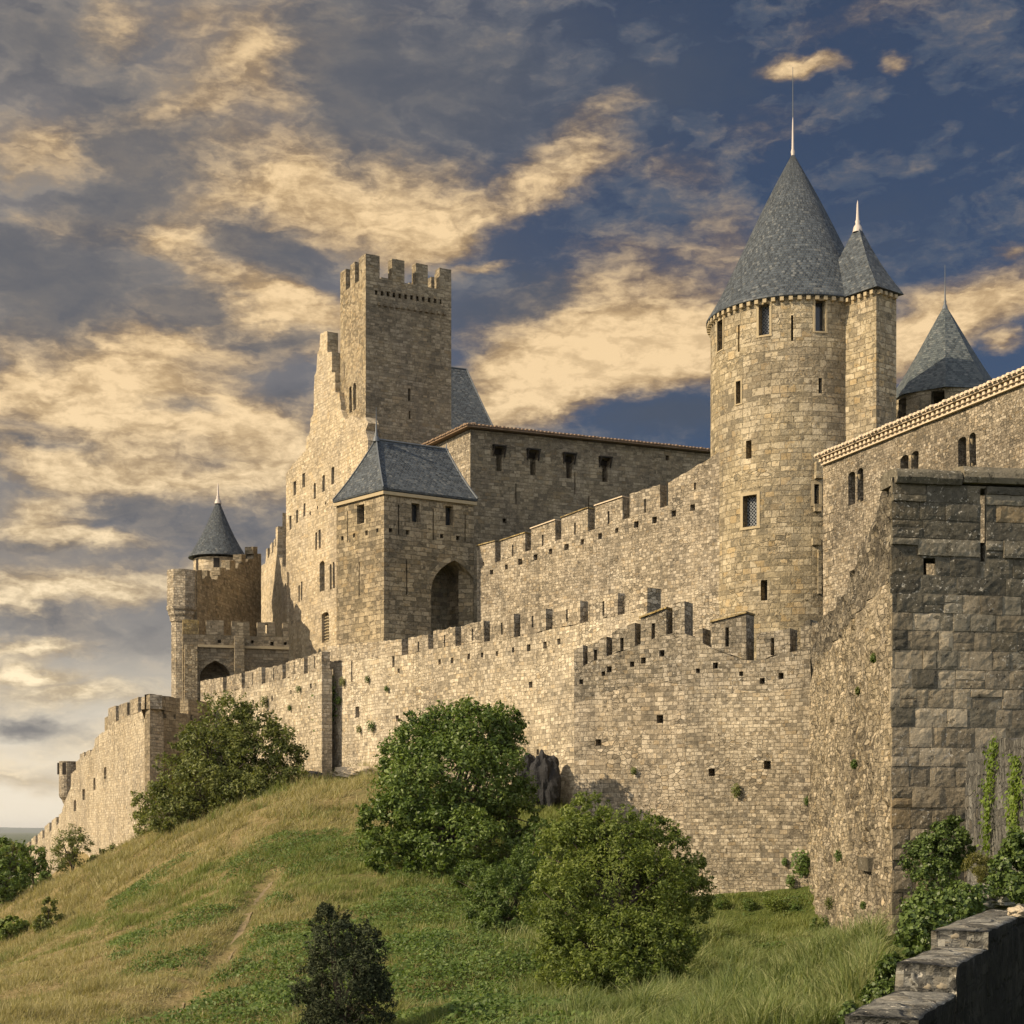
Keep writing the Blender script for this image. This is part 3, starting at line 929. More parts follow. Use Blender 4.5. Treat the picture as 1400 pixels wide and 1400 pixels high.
# capping stones
mb = MB()
for (xa, xb, ya, yb) in ((1223, 1312, 641, 661.5), (1315, 1402, 638, 661), (1404, 1500, 640, 661), (1503, 1690, 643, 662), (1694, 1925, 650, 666)):
    s0, z1 = WK.on(xa, ya); s1 = WK.on(xb, ya)[0]; z0 = WK.on(xa, yb)[1] + .006
    n = 9
    prof = [(-.10, z0), (-.15, z0 + .10), (-.13, z0 + .2), (-.06, z1), (.3, z1 + .03), (.66, z1), (.7, z0)]
    ring = []
    for i in range(n + 1):
        s = s0 + (s1 - s0) * i / n
        sh = -.05 if i in (0, n) else 0
        ring.append([W2 for W2 in [WK.P(s, p[0] * (1 + sh) + .03 * mnoise.noise(Vector((s * 2, p[1] * 4, 2))), p[1] + (.035 * mnoise.noise(Vector((s * 1.7, p[0] * 3, 8))) if k not in (0, 6) else 0)) for k, p in enumerate(prof)]])
    for i in range(n):
        for k in range(len(prof)):
            k2 = (k + 1) % len(prof)
            mb.poly([ring[i][k], ring[i + 1][k], ring[i + 1][k2], ring[i][k2]], [(s0 + i * .1, k * .1), (s0 + i * .1 + .1, k * .1), (s0 + i * .1 + .1, k * .1 + .1), (s0 + i * .1, k * .1 + .1)])
    mb.poly(ring[0]); mb.poly(ring[n][::-1])
mb.build('coping', 'corner_block', corner, merge=True)
ltop = [(1218, 652), (1216, 656), (1211, 672), (1205, 690), (1199, 694), (1193, 704), (1190, 726), (1184, 733), (1178, 745), (1175, 770), (1169, 778), (1163, 790), (1158, 806), (1150, 815), (1144, 819), (1139, 830), (1128, 842), (1118, 852), (1108, 856)]
ll = [(1108, 1262), (1220, 1345)] + ltop
tl = [WL.on(*p) for p in ltop]
tl[0] = (0.0, WK.on(1220, 652)[1])
zp = 4.75
sE = WL.on(1108, 900)[0]
plate('rubble_flank', WL, [(sE, WL.on(1108, 1262)[1]), (sE, zp), (0, zp), (0.0, WK.on(1220, 1345)[1])], 'battered_rubble', corner, putlogs(WL, [(1180, 930), (1150, 1010), (1196, 1060)], .13, .3), .7, px=False, rough=.16, grid=.17, mit=(1, 0), jit=.0)
plate('flank_parapet', WL, [(0, zp), (sE, zp)] + tl[::-1], 'flank_parapet_stone', corner, [slot(WL, 1203, 720, 760, .12), slot(WL, 1186, 770, 800, .12), slot(WL, 1165, 815, 840, .12)], .7, px=False, rough=.16, grid=.2, mit=(1, 0), jit=.05)
mb = MB(); s_, z_ = WL.on(1190, 1190)
mb.box(WL.P(s_ - .9, -.16, z_), WL.P(s_ + .9, -.16, z_) - WL.P(s_ - .9, -.16, z_), WL.P(0, .4, 0) - WL.P(0, 0, 0), (0, 0, .26))
mb.build('projecting_stone', 'corner_block', corner)

# ---- short grey flank wall in front of the corner wall, right edge
stub = thing('flank_wall', pt(1322, 1165, 29.3), 'short grey flank wall hung with bright ivy, right edge below the block wall', 'wall')
WS = Wall((1320, 29.6), (1402, 22.0))
sl = [WS.on(1320, 1220), WS.on(1402, 1330), WS.on(1402, 1004), WS.on(1390, 1010), WS.on(1362, 1011), WS.on(1350, 1011), WS.on(1334, 1026), WS.on(1320, 1032)]
plate('wall_face', WS, sl, 'grey_flank_stone', stub, (), .7, px=False, rough=.08, grid=.35, jit=.04)

# ---- outer curtain, middle: the nearer crenellated stretch
WB = Wall((785, 52), (1108, 48))
cb = thing('curtain_wall', pt(1000, 1228, 49), 'nearest stretch of crenellated rubble curtain, joining the tall block wall on its right', 'castle wall')
topB = [(785, 889), (797, 883), (829, 868), (868, 851), (911, 834), (919, 826.5), (935.7, 824.5), (949.9, 824.5), (950, 862), (961, 857), (973, 852), (1020, 839), (1034, 838), (1034.1, 866), (1080, 857), (1094.6, 853), (1108, 846)]
gapsB = [(797, 803.6, 909), (829, 837, 896), (868, 876, 882), (910.7, 919.6, 866), (935.9, 950.05, 866), (960.7, 973, 884), (1020.2, 1034.15, 905), (1080, 1094.6, 890)]
hB = putlogs(WB, [(794, 932), (825, 921), (833, 915), (864, 908), (880, 903), (905, 893), (954, 917), (978, 910), (1013, 921), (1042, 931), (1068, 924), (1160, 1018)], .15) + putlogs(WB, [(902, 983), (1049, 1046), (973, 1056), (818, 1015)], .2)
for x, ya, yb in ((814, 893, 915), (850, 880, 915), (894, 860, 902), (938, 888, 920), (995, 860, 908), (1055, 876, 930)):
    hB.append(slot(WB, x, ya + 12 if ya + 12 > 905 else 905, yb + 12, .09, .5)) if False else None
hol = lambda f: [h for h in hB if f(sum(p[0] for p in h[0]) / 4, sum(p[1] for p in h[0]) / 4)]
sm_ = WB.on(936, 1000)[0]
pline = [(785, 962), (840, 944), (900, 930), (936, 936), (1000, 942), (1050, 946), (1108, 940)]
pz = [WB.on(*p) for p in pline]
def pzat(s):
    for (a, za), (b, zb) in zip(pz, pz[1:]):
        if a <= s <= b: return za + (zb - za) * (s - a) / (b - a)
    return pz[-1][1]
crenel_wall(WB, topB, gapsB, None, 'grey_parapet_stone', cb, .8, hol(lambda s, z: z > pzat(s)), slits=[(814, 888, 912), (850, 872, 898), (893, 852, 880), (994, 858, 884), (1056, 872, 896)],
            caps=[None, None, None, 'ochre_ashlar', None, None, 'ochre_ashlar', None, None], bodyname='parapet_band', rough=.05, low=pline)
k_ = [p for p in pline if p[0] < 936] + [(936, 936)]
plate('wall_face', WB, [(785, 1205), (936, 1235)] + k_[::-1], 'curtain_stone', cb, hol(lambda s, z: z < pzat(s) and s < sm_), .8, rough=.05)
k_ = [(936, 936)] + [p for p in pline if p[0] > 936]
plate('wall_face', WB, [(936, 1235), (1108, 1262)] + k_[::-1], 'grey_curtain_stone', cb, hol(lambda s, z: z < pzat(s) and s > sm_), .8, rough=.05)
mb = MB()
be_ = Wall((885, 55), (450, 74.3)).a + Wall((885, 55), (450, 74.3)).e * 3.2
A_ = WB.P(.05, .3, 0)
mb.prism([(A_.x, A_.y, -2), (be_.x, be_.y, -2), (be_.x + .6, be_.y, -2), (A_.x + .6, A_.y, -2)], (0, 0, 7))
mb.build('return_wall', 'curtain_stone', cb)

# ---- outer curtain, centre: long lit stretch below the gatehouse
WC = Wall((885, 55), (450, 74.3))
cc = thing('curtain_wall', pt(500, 1066, 74), 'long sunlit middle stretch of crenellated curtain running below the square gatehouse', 'castle wall')
topC = [(441, 885), (490, 884), (523, 877.5), (549, 874), (585, 866), (623, 857), (662, 848), (703, 839), (746, 831), (793, 820), (845, 808), (885, 802)]
gapsC = [(549, 558, 895), (585.5, 592.5, 887), (622.5, 630.5, 883), (662, 670, 877), (703, 711.5, 871), (746, 755.5, 861), (793, 804, 851), (844.6, 854, 840)]
hC = putlogs(WC, [(601.5, 905), (618, 903), (640, 897.5), (659.5, 895.5), (679.5, 893.5), (701, 888.5), (723, 885.5), (745, 882), (764.5, 877), (545, 917), (725, 936), (735, 1028), (562, 1023), (543, 982)], .2)
hC += [(wr(WC, 486, 491.5, 966, 981), .5), slot(WC, 481, 893, 932, .14), slot(WC, 538, 890, 912, .2)]
crenel_wall(WC, topC, gapsC, (1095, 1260), 'pale_curtain_stone', cc, .75, hC, mmat='curtain_stone', slits=[(572, 877, 893), (608, 868, 884), (646, 860, 876), (686, 851, 868), (728, 842, 858), (775, 833, 850), (825, 822, 842)], rough=.05)

# ---- outer curtain, left of the step
WD = Wall((439, 73), (275, 88))
cdw = thing('curtain_wall', pt(400, 1080, 76), 'lower crenellated curtain left of the vertical step, behind the broad tree', 'castle wall')
topD = [(274, 931), (305, 926), (357, 914), (386, 907), (415, 899), (440, 892)]
gapsD = [(305, 310, 946), (330.5, 335, 941), (357.5, 363, 935), (386, 391, 928), (415.5, 421, 921)]
hD = putlogs(WD, [(425, 938), (398, 946), (372, 955), (346, 960), (322, 965)], .2)
crenel_wall(WD, topD, gapsD, (1150, 1080), 'pale_curtain_stone', cdw, .5, hD, mmat='curtain_stone', slits=[(402, 905, 922), (374, 913, 930), (345, 920, 936), (430, 897, 914)], rough=.05)
# ---- low bastion at the left end
WE = Wall((205, 80), (85, 118))
WEf = Wall(WE.a, plan(292, 86), raw=True)
be = thing('bastion', pt(205, 1140, 80), 'low square bastion with a shadowed front behind the broad tree and a lit crenellated flank', 'bastion')
topE = [(148, 970.5), (158, 966), (173, 960), (189, 954), (205, 948.5)]
gapsE = [(158.5, 162.5, 984), (174, 177.5, 977), (189, 193, 971)]
hE = putlogs(WE, [(196, 985), (184, 990), (170, 996), (156, 1003)], .2)
# lit flank with the stair-like fall of the wall walk
flank = [(85, 1230), (205, 1165), (205, 969), (193, 973), (177, 978), (162, 985), (148, 992), (148, 997), (136, 1004), (130, 1010), (129, 1020), (123, 1030), (104, 1041), (104, 1052), (97, 1058), (97, 1078), (91, 1090), (85, 1107)]
hE += [(wr(WE, 142, 145.2, 1049, 1065), .6), (wr(WE, 127.5, 130.4, 1064, 1080), .6), (wr(WE, 113, 116, 1079, 1094), .6), (wr(WE, 100.8, 104, 1094, 1109), .6)]
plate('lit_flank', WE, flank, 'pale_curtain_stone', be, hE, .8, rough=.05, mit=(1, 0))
for x0, x1, y0, y1, f0, f1 in ((193, 205, 952.5, 948.5, 973, 969), (177.5, 189, 958.5, 954, 978, 974), (162.5, 174, 964.5, 959.8, 985, 979.5), (148, 158.5, 970.5, 966, 992, 987)):
    merlon(WE, x0, x1, y0, y1, f0, f1, 'curtain_stone', be, .6, mit=(0, 0))
for x0, x1, y0, y1, f0, f1 in ((117, 123, 1034, 1031, 1038, 1033), (109, 115, 1038, 1035, 1041, 1038)):
    merlon(WE, x0, x1, y0 - 6, y1 - 6, f0, f1, 'curtain_stone', be, .6)
# tall merlon block at the head of the stair
mb = MB(); s_, z_ = WE.on(147.5, 1000)
zt = WE.on(147.5, 979)[1]
mb.prism([WE.P(s_ + .05, .02, z_ - .6), WE.P(s_ + 1.6, .02, z_ - .6), WE.P(s_ + 1.6, 1.6, z_ - .6), WE.P(s_ + .05, 1.6, z_ - .6)], (0, 0, zt - z_ + .6))
mb.build('merlon', 'dark_ashlar', be)
# shadowed front
front = [(205, 1165), (289, 1150), (289, 972), (257, 972), (246, 972), (205, 972)]
fw = [WEf.on(*p) for p in front]; fw[0] = (0, WE.on(205, 1165)[1]); fw[-1] = (0, WE.on(205, 969)[1]); fw[2] = (fw[2][0], fw[-1][1]); fw[3] = (fw[3][0], fw[-1][1]); fw[4] = (fw[4][0], fw[-1][1])
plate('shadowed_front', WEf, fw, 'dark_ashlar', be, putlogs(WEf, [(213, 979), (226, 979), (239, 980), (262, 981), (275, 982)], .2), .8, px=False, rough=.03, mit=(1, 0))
zt = WE.on(205, 948.5)[1]; zb = fw[-1][1]
for xa, xb in ((205, 246), (257.5, 289)):
    sa, sb = WEf.on(xa, 960)[0], WEf.on(xb, 960)[0]
    plate('merlon', WEf, [(sa, zb), (sb, zb), (sb, zt), (sa, zt)], 'dark_ashlar', be, (), .6, px=False, rough=.02, grid=.4, mit=(1 if xa == 205 else 0, 0))
# corner watch turret
mb = MB(); c_ = plan(93, 117)
rr = 12.0 / F * 117
zz = lambda y: (HY - y) / F * 117
mb.lathe(c_, [(rr * .25, zz(1105)), (rr * .62, zz(1096)), (rr * .66, zz(1094)), (rr * .95, zz(1090)), (rr * 1.0, zz(1086)), (rr * 1.0, zz(1060)), (rr * 1.0, zz(1041)), (rr * .8, zz(1041)), (rr * .8, zz(1056))], 18)
mb.build('watch_turret', 'curtain_stone', be, merge=True)
mb = MB()
for k, an in enumerate((-1.75, -2.7)):
    mb = MB(); mb.box(Vector((c_.x + math.cos(an) * (rr + .01) - .12, c_.y + math.sin(an) * (rr + .01), zz(1059))), (.26, 0, 0), (0, .05, 0), (0, 0, .85))
    mb.build('loophole', 'dark_wood', be)

WE2 = Wall((89, 116.5), (32, 146))
ce2 = thing('curtain_wall', pt(60, 1190, 130), 'far low crenellated wall dropping out of sight at the left end', 'castle wall')
crenel_wall(WE2, [(32, 1158), (48, 1143), (62, 1130), (76, 1118), (89, 1107)], [(40, 43, 1163), (48.5, 51.5, 1154), (58, 61, 1146), (67.5, 70.5, 1136), (77, 80.5, 1127)], (1240, 1225), 'pale_curtain_stone', ce2, .7, rough=.04)

# ---- inner wall rising from the gatehouse to the round tower
WJ = Wall((652, 84), (975, 73))
cj = thing('inner_wall', WJ.P(4, 0, 6), 'stepped crenellated wall climbing from the gatehouse arch to the big round tower', 'castle wall')
topJ = [(652, 748), (677, 741), (718, 727), (759, 712), (804, 695.5), (851, 679.5), (902.5, 662), (922.9, 655), (923, 637), (950, 628), (988, 614)]
gapsJ = [(677, 684.5, 768), (718, 726, 753), (759, 767.5, 738), (803.6, 813.5, 725), (851, 861, 709), (902.5, 913.6, 693)]
hJ = putlogs(WJ, [(672, 782), (692, 775), (711.5, 768), (732, 762), (753, 754), (775, 748), (796, 741), (820, 733), (843, 725), (870, 717), (895, 711), (921, 702), (947, 694)], .24)
crenel_wall(WJ, topJ, gapsJ, (900, 900), 'curtain_stone', cj, .6, hJ, slits=[(661, 768, 780), (701, 745, 765), (742, 731, 752), (786, 715, 738), (832, 699, 722), (882, 682, 706), (934, 668, 692), (950, 660, 690)],
            caps=['ochre_ashlar', 'ochre_ashlar', 'pale_terracotta', 'ochre_ashlar', 'pale_terracotta', None, None], rough=.06)

# ---- square gatehouse with slate roof
gh = thing('gatehouse', pt(525, 885, 82), 'square gatehouse with hipped slate roof and a dark pointed arch', 'gatehouse')
WHl = Wall((525, 82), (460, 85.1))
WHr = Wall((525, 82), (648, 84.75))
zE = (HY - 668) / F * 82
holes = []
windows(WHl, [wr(WHl, 488, 498, 690, 716)], holes, gh, .4)
for x, ya, yb in ((475, 699, 741), (491, 768, 816)):
    holes.append(slot(WHl, x, ya, yb, .08))
holes += putlogs(WHl, [(468, 736), (484, 732), (501, 728.5), (516, 725)], .2)
lh = [(0, zE - 9.5), (WHl.len, zE - 9.5), (WHl.len, zE), (0, zE)]
plate('side_wall', WHl, lh, 'gate_ashlar', gh, holes, .6, px=False, mit=(1, 1), jit=0, rough=.02)
holes = []
windows(WHr, [wr(WHr, 562.5, 574, 688, 714), wr(WHr, 609, 620, 692, 718.5)], holes, gh, .4)
for x, ya, yb in ((545, 690, 731), (592.5, 695, 738), (636, 704, 741), (556, 765, 813)):
    holes.append(slot(WHr, x, ya, yb, .08))
holes += putlogs(WHr, [(534, 725), (557.5, 728), (604, 733), (626, 735.5)], .2)
ar = wa(WHr, 589, 653, 766, 812, 905, pointed=True, n=9)
s1h = WHr.len
ar = [(min(p[0], s1h - .05), p[1]) for p in ar]
ar = [p for i, p in enumerate(ar) if i == 0 or math.hypot(p[0] - ar[i - 1][0], p[1] - ar[i - 1][1]) > .01]
lowz = min(p[1] for p in ar)
plate('front_wall', WHr, [(0, lowz - 1.5), (s1h, lowz - 1.5), (s1h, zE), (0, zE)], 'gate_ashlar', gh, holes + [(ar, 2.2)], .6, px=False, mit=(1, 1), jit=0, rough=.02)
# arch ring, slightly proud
mb = MB()
ring = ar[1:]
for k in range(1, len(ring) - 1):
    a, b = ring[k], ring[k + 1]
    if max(a[0], b[0]) > s1h - .5 and min(a[1], b[1]) < WHr.on(640, 800)[1]: continue
    cx_, cz_ = sum(p[0] for p in ar) / len(ar), WHr.on(620, 812)[1]
    def outp(p):
        d = Vector((p[0] - cx_, p[1] - cz_ + .01)); d.normalize(); return (min(p[0] + d.x * .28, s1h - .02), p[1] + d.y * .28)
    A, B, C_, D_ = a, b, outp(b), outp(a)
    mb.prism([WHr.P(q[0], -.025, q[1]) for q in (A, B, C_, D_)], Vector((-WHr.n.x * .06, -WHr.n.y * .06, 0)))
mb.build('arch_ring', 'gate_ashlar', gh)
P0 = WHl.a; P1 = WHl.a + WHl.e * WHl.len; P2 = WHr.a + WHr.e * WHr.len; P3 = P1 + P2 - P0
mb = MB()
for A, B in ((P1, P3), (P2, P3)):
    mb.poly([(A.x, A.y, zE - 9.5), (B.x, B.y, zE - 9.5), (B.x, B.y, zE), (A.x, A.y, zE)])
mb.build('rear_wall', 'gate_ashlar', gh)
e1, e2 = (P2 - P0).normalized(), (P1 - P0).normalized()
def hip_roof(name, P0, e1, L1, e2, L2, zE, ridge, zR, mat, parent, ov=.25, th=.09, hips=True, curve=.35):
    """hipped roof: ridge runs along e1 between the two fractions given; slightly flared towards the eaves"""
    mb = MB()
    c = [P0 - e1 * ov - e2 * ov, P0 + e1 * (L1 + ov) - e2 * ov, P0 + e1 * (L1 + ov) + e2 * (L2 + ov), P0 - e1 * ov + e2 * (L2 + ov)]
    m0 = P0 + e2 * (L2 / 2) + e1 * ridge[0]; m1 = P0 + e2 * (L2 / 2) + e1 * ridge[1]
    def face(a, b, t1, t0):
        # a, b eave corners; t0 above a, t1 above b
        n = 6
        rowp = []
        for k in range(n + 1):
            u = k / n
            z = zE + .02 + (zR - zE) * (u - curve * u * (1 - u) * .6)
            rowp.append((a.lerp(t0, u), b.lerp(t1, u), z))
        L = 0
        ev = (b - a).normalized()
        for k in range(n):
            p, q = rowp[k], rowp[k + 1]
            h = math.hypot((q[0] - p[0]).dot(Vector((-ev.y, ev.x))), q[2] - p[2])
            pts = [(*p[0], p[2]), (*p[1], p[2]), (*q[1], q[2]), (*q[0], q[2])]
            uv = [((p[0] - a).dot(ev), L), ((p[1] - a).dot(ev), L), ((q[1] - a).dot(ev), L + h), ((q[0] - a).dot(ev), L + h)]
            if (q[0] - q[1]).length < 1e-4: pts, uv = pts[:3], uv[:3]
            mb.poly(pts, uv); L += h
    face(c[0], c[1], m1, m0); face(c[1], c[2], m1, m1); face(c[2], c[3], m0, m1); face(c[3], c[0], m0, m0)
    for i in range(4):
        a, b = c[i], c[(i + 1) % 4]
        mb.poly([(*a, zE + .02), (*b, zE + .02), (*b, zE - th), (*a, zE - th)])
    mb.poly([(*p, zE - th) for p in c])
    o = mb.build(name, mat, parent)
    if hips:
        h = MB()
        for a, t in ((c[0], m0), (c[1], m1), (c[3], m0)):
            prv = None
            pts = []
            for k in range(7):
                u = k / 6
                q = a.lerp(t, u)
                pts.append((q.x, q.y, zE + .05 + (zR - zE) * (u - curve * u * (1 - u) * .6)))
            h.tube(pts, [.05] * 7, 5)
        h.tube([(*m0, zR + .03), (*m1, zR + .03)], [.06, .06], 5)
        h.build('lead_hip', 'dark_lead', o)
    return o, m0, m1
zR = (HY - 601) / F * 84.0
ro, m0, m1 = hip_roof('slate_roof', P0, e1, WHr.len, e2, WHl.len, zE, (.95, WHr.len - .15), zR, 'slate', gh, .13)
finial(m0, zR, (HY - 572) / F * 84.0, ro, 'dark_lead', .1, .6)
finial(m1, zR, zR + .35, ro, 'dark_lead', .06)
mb = MB()
c0_, cc1, cc2 = P0 - e1 * .12 - e2 * .12, P2 - e2 * .12 + e1 * .1, P1 - e1 * .12 + e2 * .1
for a, b in ((c0_, cc1), (c0_, cc2)):
    d = (b - a); nn = Vector((d.y, -d.x)).normalized()
    if nn.dot(-a) > 0: nn = -nn
    mb.box((a.x, a.y, zE - .30), (d.x, d.y, 0), (nn.x * .11, nn.y * .11, 0), (0, 0, .17))
mb.build('cornice', 'dressed_stone', gh)

# ---- the long residence block in shade, with a shallow tiled roof
ha = thing('residence', pt(643, 800, 92), 'long plain residence block in shade, four shuttered openings in a row under its eave', 'building')
WIr = Wall((643, 92), (968, 98))
WIr.len += 2.5
WIl = Wall(WIr.a, WIr.a + Vector((-.49, .872)) * 8.5, raw=True)
zI = (HY - 587) / F * 92
holes = []
for x, y0, y1 in ((682, 611, 644), (728.5, 616, 649.5), (778, 621.5, 654), (827, 626.5, 659)):
    s, zt = WIr.on(x, y0); zb_ = WIr.on(x, y1)[1]
    w1, w2, hh = .40, .19, (zt - zb_)
    L = [(s - w2, zb_), (s + w2, zb_), (s + w2, zt - hh * .42), (s + w1, zt - hh * .22), (s + w1, zt), (s - w1, zt), (s - w1, zt - hh * .22), (s - w2, zt - hh * .42)]
    holes.append((L, .7))
    w = pane(WIr, [(s - w1, zt - hh * .22), (s + w1, zt - hh * .22), (s + w1, zt), (s - w1, zt)], .55, 'dark_wood', ha, 'window_shutter')
    mb = MB()
    mb.box(WIr.P(s - w1 - .03, -.26, zt + .01), WIr.e.to_3d() * (2 * w1 + .06), WIr.n.to_3d() * -.3, (0, 0, .07))
    for sg in (-1, 1):
        a = WIr.P(s + sg * (w1 - .05), .0, zt - hh * .40); b = WIr.P(s + sg * (w1 - .05), -.24, zt)
        mb.tube([a, b], [.05, .05], 5)
    mb.build('brattice_bracket', 'dark_wood', ha)
for x, ya, yb in ((705.5, 661, 690), (805, 678, 700), (786, 646, 676)):
    holes.append(slot(WIr, x, ya, yb, .07))
holes += putlogs(WIr, [(912.5, 626), (719, 744), (690, 712)], .25)
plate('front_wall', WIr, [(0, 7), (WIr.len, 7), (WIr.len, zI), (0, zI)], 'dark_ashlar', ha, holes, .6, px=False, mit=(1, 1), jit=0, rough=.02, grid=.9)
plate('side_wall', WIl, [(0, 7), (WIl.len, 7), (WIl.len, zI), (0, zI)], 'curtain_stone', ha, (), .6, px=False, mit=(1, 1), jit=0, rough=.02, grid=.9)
Q0, Q1, Q2 = WIr.a, WIl.a + WIl.e * WIl.len, WIr.a + WIr.e * WIr.len
Q3 = Q1 + Q2 - Q0
mb = MB()
for A, B in ((Q1, Q3), (Q2, Q3)):
    mb.poly([(*A, 7), (*B, 7), (*B, zI), (*A, zI)])
mb.build('rear_wall', 'dark_ashlar', ha)
f1, f2 = (Q2 - Q0).normalized(), (Q1 - Q0).normalized()
ro, h0, h1 = hip_roof('tiled_roof', Q0, f1, WIr.len, f2, WIl.len, zI + .12, (3.5, WIr.len - 3.5), zI + 1.0, 'terracotta', ha, .38, .06, hips=False, curve=0)
# barrel tile ends along the eaves
mb = MB()
def tile_row(mb, a, b, n_out, z, r=.10, ln=.55, pitch=.24, over=0):
    L = (b - a).length; d = (b - a).normalized()
    k = 0
    while k * pitch < L:
        c = a + d * (k * pitch + pitch / 2)
        seg = 5
        f, g = [], []
        jz = random.uniform(-.012, .012); jo = random.uniform(-.03, .03)
        for i in range(seg + 1):
            t = math.pi * i / seg
            x = d * (math.cos(t) * r)
            f.append(Vector((c.x + x.x + n_out.x * (.04 + jo), c.y + x.y + n_out.y * (.04 + jo), z + jz + math.sin(t) * r)))
            g.append(Vector((c.x + x.x - n_out.x * ln, c.y + x.y - n_out.y * ln, z + jz + .10 + math.sin(t) * r)))
        for i in range(seg):
            mb.poly([f[i], f[i + 1], g[i + 1], g[i]])
        mb.poly(f[::-1])
        k += 1
oo = .42
tile_row(mb, Q0 - f1 * oo - f2 * oo, Q2 + f1 * oo - f2 * oo, -f2, zI + .15)
tile_row(mb, Q0 - f1 * oo - f2 * oo, Q1 - f1 * oo + f2 * oo, -f1, zI + .15)
mb.build('eave_tiles', 'terracotta', ro)

# ---- square keep
kp = thing('keep', pt(500, 800, 100), 'tall square crenellated keep, the highest square tower', 'tower')
WKr = Wall((500, 100), (617, 102.9)); WKl = Wall((500, 100), (465.2, 103.5))
zk = lambda W, x, y: W.on(x, y)[1]
zS = zk(WKr, 500, 377)                     # sill of the crenels
zT = zk(WKr, 500, 346.5)
lr, lf = WKr.len, WKl.len
holes = [slot(WKr, 559.6, 531, 548, .17), slot(WKr, 560, 562, 573, .12, .5)]
for i in range(12):
    x = 514.5 + i * (603 - 514.5) / 11
    y = 400 + (412.5 - 400) * i / 11
    holes.append((wr(WKr, x - 1.9, x + 1.9, y - 3.2, y + 3.2), .5))
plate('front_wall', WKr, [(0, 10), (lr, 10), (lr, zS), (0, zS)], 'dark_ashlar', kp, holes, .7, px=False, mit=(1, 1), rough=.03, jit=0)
mb = MB()
for i in range(12):
    x = 514.5 + (i + .5) * (603 - 514.5) / 11; y = 408 + 12.5 * i / 11
    s, z = WKr.on(x, y + 6.5)
    mb.box(WKr.P(s - .09, -.16, z - .18), WKr.e.to_3d() * .18, WKr.n.to_3d() * -.2, (0, 0, .18))
mb.build('corbel_row', 'dark_ashlar', kp)
# twin window on the lit side
holes = []
bs = [wa(WKl, 477, 481, 528, 533, 564), wa(WKl, 482.6, 486.6, 523.5, 528.5, 560)]
windows(WKl, bs, holes, kp, .45)
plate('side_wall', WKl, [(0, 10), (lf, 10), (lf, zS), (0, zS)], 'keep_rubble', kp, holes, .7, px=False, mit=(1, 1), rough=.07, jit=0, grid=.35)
K0 = WKr.a; K1 = K0 + WKl.e * lf; K2 = K0 + WKr.e * lr; K3 = K1 + K2 - K0
for A, B in ((K1, K3), (K2, K3)):
    WW = Wall(A, B, raw=True)
    mb = MB()
    c3 = (K0 + K3) / 2
    i_ = (c3 - (A + B) / 2).normalized() * .7
    mb.prism([(*A, 10), (*B, 10), (*(B + i_), 10), (*(A + i_), 10)], (0, 0, zS - 10))
    mb.build('rear_wall', 'dark_ashlar', kp)
    for u0, u1 in ((.1, .32), (.44, .64), (.78, .98)):
        m = MB(); a, b = A.lerp(B, u0), A.lerp(B, u1)
        m.prism([(*a, zS), (*b, zS), (*(b + i_ * .8), zS), (*(a + i_ * .8), zS)], (0, 0, zT - zS))
        m.build('merlon', 'dark_ashlar', kp)
mb = MB(); mb.poly([(*K0, zS - .9), (*K2, zS - .9), (*K3, zS - .9), (*K1, zS - .9)]); mb.build('roof_terrace', 'dark_ashlar', kp)
for xa, xb, mt in ((500, 519, (1, 0)), (536, 553, (0, 0)), (568.6, 585, (0, 0)), (601, 617, (0, 1))):
    sa, sb = WKr.on(xa, 350)[0], WKr.on(xb, 350)[0]
    plate('merlon', WKr, [(sa, zS), (sb, zS), (sb, zT), (sa, zT)], 'dark_ashlar', kp, (), .6, px=False, rough=.03, grid=.4, mit=mt, jit=.03, step=.35)
for xa, xb, mt in ((500, 490.5, (1, 0)), (485.5, 479, (0, 0)), (473, 465.2, (0, 1))):
    sa, sb = WKl.on(xa, 350)[0], WKl.on(xb, 350)[0]
    plate('merlon', WKl, [(sa, zS), (sb, zS), (sb, zT), (sa, zT)], 'keep_rubble', kp, (), .6, px=False, rough=.05, grid=.3, mit=mt, jit=.03, step=.35)

# ---- west facade with the ruined gable left of the keep
off = WKl.n * .35
WF = Wall(WKl.a + off - WKl.e * .25, WKl.a + off + WKl.e * 13.8, raw=True)
fa = thing('castle_facade', pt(440, 890, 106), 'tall sunlit facade of small scattered windows with a ruined stepped gable left of the keep', 'building')
holes = []
B_ = [wr(WF, 401, 405, 658, 677), wr(WF, 413, 417, 647, 666), wa(WF, 428.8, 432, 660, 663, 682), wa(WF, 440.6, 444, 649, 652, 672), wa(WF, 453, 457, 638, 641, 662),
      wr(WF, 395.5, 398.5, 705, 724), wr(WF, 405, 407.5, 697, 715), wr(WF, 414.5, 417.5, 688, 706), wr(WF, 431, 433.6, 728, 752), wr(WF, 435.6, 438.4, 724, 750),
      wa(WF, 437, 444, 767, 772, 808), wa(WF, 451, 453.6, 771, 774, 806), wa(WF, 455, 457.6, 768, 771, 804), wr(WF, 408, 410, 800, 823), wr(WF, 411.3, 413.2, 795, 821), wa(WF, 387.2, 391.4, 822, 828, 868)]
B_ = [b for b in B_ if max(p[0] for p in b) < 13.9]
windows(WF, B_, holes, fa, .35)
gr = wa(WF, 440, 449.5, 837, 842, 878)
holes.append((gr, .4))
g_ = pane(WF, gr, .28, 'dark_wood', fa, 'window')
mb = MB()
s0, s1 = min(p[0] for p in gr), max(p[0] for p in gr); z0, z1 = min(p[1] for p in gr), max(p[1] for p in gr)
